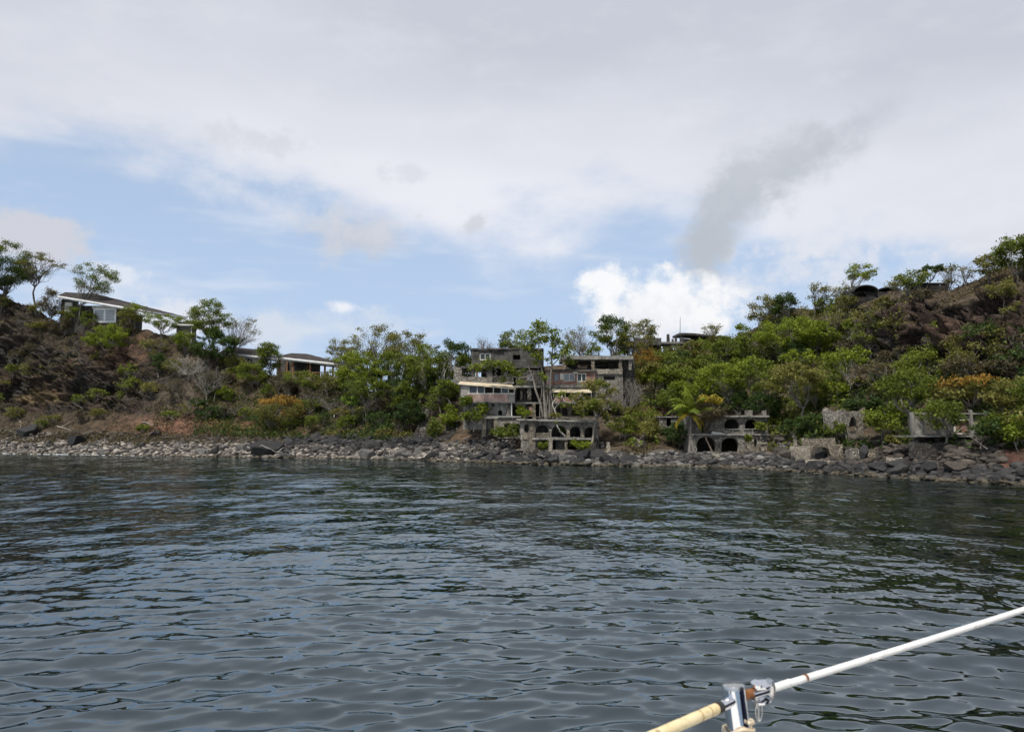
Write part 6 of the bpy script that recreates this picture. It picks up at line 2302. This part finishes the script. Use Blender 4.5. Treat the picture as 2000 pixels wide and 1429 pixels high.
MF = {
    'steel': mat_metal('polished stainless steel', (.86, .86, .88), .025),
    'dull': mat_metal('dull steel', (.62, .60, .57), .25),
    'rust': mat_plain('rust stain', (.20, .075, .02), .8, 0.0, .5, 90),
    'pvc': mat_cover('white cable cover', (.62, .62, .60), (.70, .70, .69), (.34, .29, .22), .6),
    'aged': mat_cover('yellowed cable cover', (.62, .50, .27), (.70, .60, .38), (.22, .13, .05), .75),
    'cord': mat_cover('tan cord', (.50, .40, .27), (.60, .52, .38), (.25, .17, .10), .6),
    'black': mat_plain('black gap', (.02, .018, .016), .7),
}


def fput(mb, name, mat, root, smooth=True):
    me = mb.mesh(name, smooth)
    if smooth:
        me.set_sharp_from_angle(angle=math.radians(42))
    o = link_mesh(name, me, MF[mat], root)
    o.location = -root.location
    return o


PD = .80
ax0, ax1 = P(1432, 1337, PD), P(1443.5, 1429, PD - .004)
axd = (ax1 - ax0) / np.linalg.norm(ax1 - ax0)
RP = 21.5 / FPX * PD
root = tag(empty('stanchion', ax0 + axd * .62), 'polished steel stanchion post of the boat in the foreground', 'stanchion', None, 'thing')
fput(MB().tube([ax0 + axd * .0035, ax0 + axd * .010, ax0 + axd * .05, ax0 + axd * .30, ax0 + axd * .62], [RP] * 5, 40), 'post', 'steel', root)
fput(MB().tube([ax0 - axd * .001, ax0 - axd * .0004, ax0 + axd * .0012, ax0 + axd * .0036], [RP * .80, RP * .93, RP * .99, RP * 1.0], 40), 'cap', 'dull', root)
fput(MB().tube([ax0 + axd * .60, ax0 + axd * .61, ax0 + axd * .615, ax0 + axd * .625], [RP * 1.5, RP * 1.6, RP * 2.6, RP * 2.7], 32), 'foot_flange', 'dull', root)

# hole collar where the line passes through the post
h_l, h_r = P(1431, 1368, PD - .012), P(1460, 1355, PD + .004)


def cyl(a, b_, r0, r1=None, n=24):
    return MB().tube([a, a + (b_ - a) * .5, b_], [r0, (r0 + (r1 or r0)) / 2, r1 or r0], n)


# yellowed line running down to the left
k = 1 / FPX
l0, l1, l2, l3 = P(1434, 1366, .795), P(1404, 1381, .775), P(1392, 1386.5, .768), P(1270, 1440, .70)
root = tag(empty('yellowed_lifeline', l3), 'yellowed plastic-covered guard line left of the stanchion', 'cable', None, 'thing')
fput(cyl(l0, l1, 9.5 * k * .785), 'steel_sleeve', 'steel', root)
fput(cyl(P(1407, 1379.5, .777), l1 + (l2 - l1) * .35, 11.2 * k * .775), 'sleeve_ring', 'black', root)
l4 = l3 + (l3 - l2) * 4
pts = [l1 + (l4 - l1) * t for t in np.linspace(.01, 1, 60)]
fput(MB().tube(pts, [10.3 * k * .76 * (1 + .02 * math.sin(i * 1.7)) for i in range(60)], 24), 'cover', 'aged', root)
for t in (.10, .19):
    q = l1 + (l4 - l1) * t * .35
    d = (l4 - l1) / np.linalg.norm(l4 - l1)
    fput(cyl(q, q + d * .0008, 10.6 * k * .76), 'crack_stain', 'rust', root)

# white line running up to the right, held by a fork terminal
w0, w1, w2 = P(1462, 1355, .805), P(1503, 1345.5, .83), P(2000, 1184, 1.04)
root = tag(empty('white_lifeline', w1), 'white plastic-covered guard line right of the stanchion with steel fork', 'cable', None, 'thing')
w3 = w1 + (w2 - w1) * 2.2
d = (w2 - w1) / np.linalg.norm(w2 - w1)
n = 70
pts = [w1 + (w3 - w1) * t + np.array([0, 0, -.004 * math.sin(math.pi * t)]) for t in np.linspace(0.012, 1, n)]
fput(MB().tube(pts, [6.7 * k * .83] * n, 24), 'cover', 'pvc', root)
tt = 1.09 * (1566 - 1503) / (2000 - 1503) * .83 / 1.0
q = w1 + (w2 - w1) * tt
fput(cyl(q - d * .0016, q + d * .0016, 7.1 * k * .85), 'rust_band', 'rust', root)
fput(cyl(w1 - d * .002, w1 + d * .030, 7.5 * k * .83), 'swage_sleeve', 'pvc', root)
fput(cyl(P(1456, 1357, .802), P(1472, 1352, .812), 9.0 * k * .81), 'rusty_eye', 'rust', root)
fput(cyl(P(1468, 1357.5, .806), P(1500, 1348, .824), 8.2 * k * .81, 7.6 * k * .82), 'barrel', 'steel', root)
# fork: two curved cheeks joined at the cable end
up = np.array([0, -math.sin(.2), math.cos(.2)])
mb = MB()
cen = P(1489, 1351, .817)
sd = np.cross(d, up)
for s in (1, -1):
    base = []
    for i in range(16):
        th = 2 * math.pi * i / 16
        base.append(cen + up * s * .0072 + d * (.0125 * math.cos(th)) + sd * (.0075 * math.sin(th)))
    top = [q + up * s * .0022 for q in base]
    mb.prism(base, top) if s > 0 else mb.prism(top, base)
fput(mb, 'fork_cheeks', 'steel', root)
mb = MB()
arc = [cen + d * (.0085 + .0045 * math.sin(math.pi * t)) + up * (.0088 * math.cos(math.pi * t)) for t in np.linspace(0, 1, 12)]
mb.tube(arc, [.0042] * 12, 12)
fput(mb, 'fork_bow', 'dull', root)
pc = P(1478, 1340, .812)
fput(MB().tube([pc + up * .0004, pc + up * .0010, pc + up * .0040, pc + up * .0052], [.0056, .0062, .0060, .0046], 28), 'pin_head', 'steel', root)
fput(cyl(pc - up * .022, pc, .0032), 'clevis_pin', 'dull', root)
rc = P(1482, 1387, .812)
mb = MB()
for kk, (ph, ty) in enumerate(((.3, 0), (1.2, .001))):
    ring = []
    for i in range(25):
        th = 2 * math.pi * i / 24
        ring.append(rc + np.array([.0040 * math.cos(th) * math.cos(ph), .0040 * math.cos(th) * math.sin(ph) + ty, .0105 * math.sin(th)]))
    mb.tube(ring, [.0006] * 25, 8, False)
fput(mb, 'split_ring', 'dull', root)

# cord lashed round the post
root = tag(empty('lashing_cord', ax0 + axd * .05), 'tan cord lashed round the foreground stanchion', 'cord', None, 'thing')


def wrap(z0, z1, turns, r, name, ph=0.0, wob=.001, loose=1.09):
    e1 = np.cross(axd, (0, 1, 0))
    e1 /= np.linalg.norm(e1)
    e2 = np.cross(axd, e1)
    pts = []
    N = int(40 * turns)
    for i in range(N + 1):
        t = i / N
        th = 2 * math.pi * turns * t + ph
        pts.append(ax0 + axd * (z0 + (z1 - z0) * t + wob * math.sin(3 * th)) + (e1 * math.cos(th) + e2 * math.sin(th)) * (RP * loose + r))
    fput(MB().tube(pts, [r] * len(pts), 10), name, 'cord', root)


wrap(.040, .0455, 1.0, .0019, 'cord_turn', .4, .0022)
wrap(.046, .033, .75, .0018, 'cord_turn', 2.6, .0012, 1.14)
wrap(.043, .085, .9, .0018, 'cord_turn', 1.2, .0008)
wrap(.060, .050, 1.0, .0018, 'cord_turn', 4.0, .0015)

# ------------------------------------------------------------------ the yacht that carries the rail (below and behind the viewer)
root = tag(empty('yacht', (0, 0, 0)), 'white yacht deck that carries the foreground stanchion, with unseen navy hood added for reflection', 'yacht', None, 'thing')
DZ = float((ax0 + axd * .62)[2])
e0, ed, en = np.array([.25, .88]), np.array([.89, .456]), np.array([.456, -.89])


def dk(t, s_, z):
    q = e0 + ed * t + en * s_
    return (q[0], q[1], z)


MF['deck'] = mat_rough('white deck', (.62, .62, .60), (.70, .70, .68), (.45, .44, .41), 3.0, False, .6, .003)
MF['navy'] = mat_plain('navy canvas', (.010, .014, .045), .85, 0.0, .3, 20)
fput(MB().prism([dk(-5, 0, DZ - .06), dk(5, 0, DZ - .06), dk(5, 3.2, DZ - .06), dk(-5, 3.2, DZ - .06)], [dk(-5, 0, DZ), dk(5, 0, DZ), dk(5, 3.2, DZ), dk(-5, 3.2, DZ)]), 'deck', 'deck', root, False)
fput(MB().prism([dk(-5, .25, -.6), dk(5, .25, -.6), dk(5, 2.9, -.6), dk(-5, 2.9, -.6)], [dk(-5, .01, DZ - .063), dk(5, .01, DZ - .063), dk(5, 3.19, DZ - .063), dk(-5, 3.19, DZ - .063)]), 'hull', 'deck', root, False)
fput(MB().prism([dk(-5, .0, DZ + .002), dk(5, .0, DZ + .002), dk(5, .035, DZ + .002), dk(-5, .035, DZ + .002)], [dk(-5, .005, DZ + .05), dk(5, .005, DZ + .05), dk(5, .03, DZ + .05), dk(-5, .03, DZ + .05)]), 'toe_rail', 'dull', root, False)
mb = MB()  # unseen navy hood, added to give the steel post its dark stripe reflection
sec = [(0, .55), (.75, .55), (1.05, .75), (1.15, 1.3), (1.05, 1.9), (.75, 2.15), (0, 2.15)]
for i in range(len(sec) - 1):
    (z0, s0_), (z1, s1_) = sec[i], sec[i + 1]
    q = [dk(.35, s0_, DZ + z0), dk(2.2, s0_, DZ + z0), dk(2.2, s1_, DZ + z1), dk(.35, s1_, DZ + z1)]
    q2 = [dk(.35, s0_ * .985 + .02, DZ + z0 - .02), dk(2.2, s0_ * .985 + .02, DZ + z0 - .02), dk(2.2, s1_ * .985 + .02, DZ + z1 - .02), dk(.35, s1_ * .985 + .02, DZ + z1 - .02)]
    mb.prism(q2, q)
fput(mb, 'reflection_hood', 'navy', root, False)
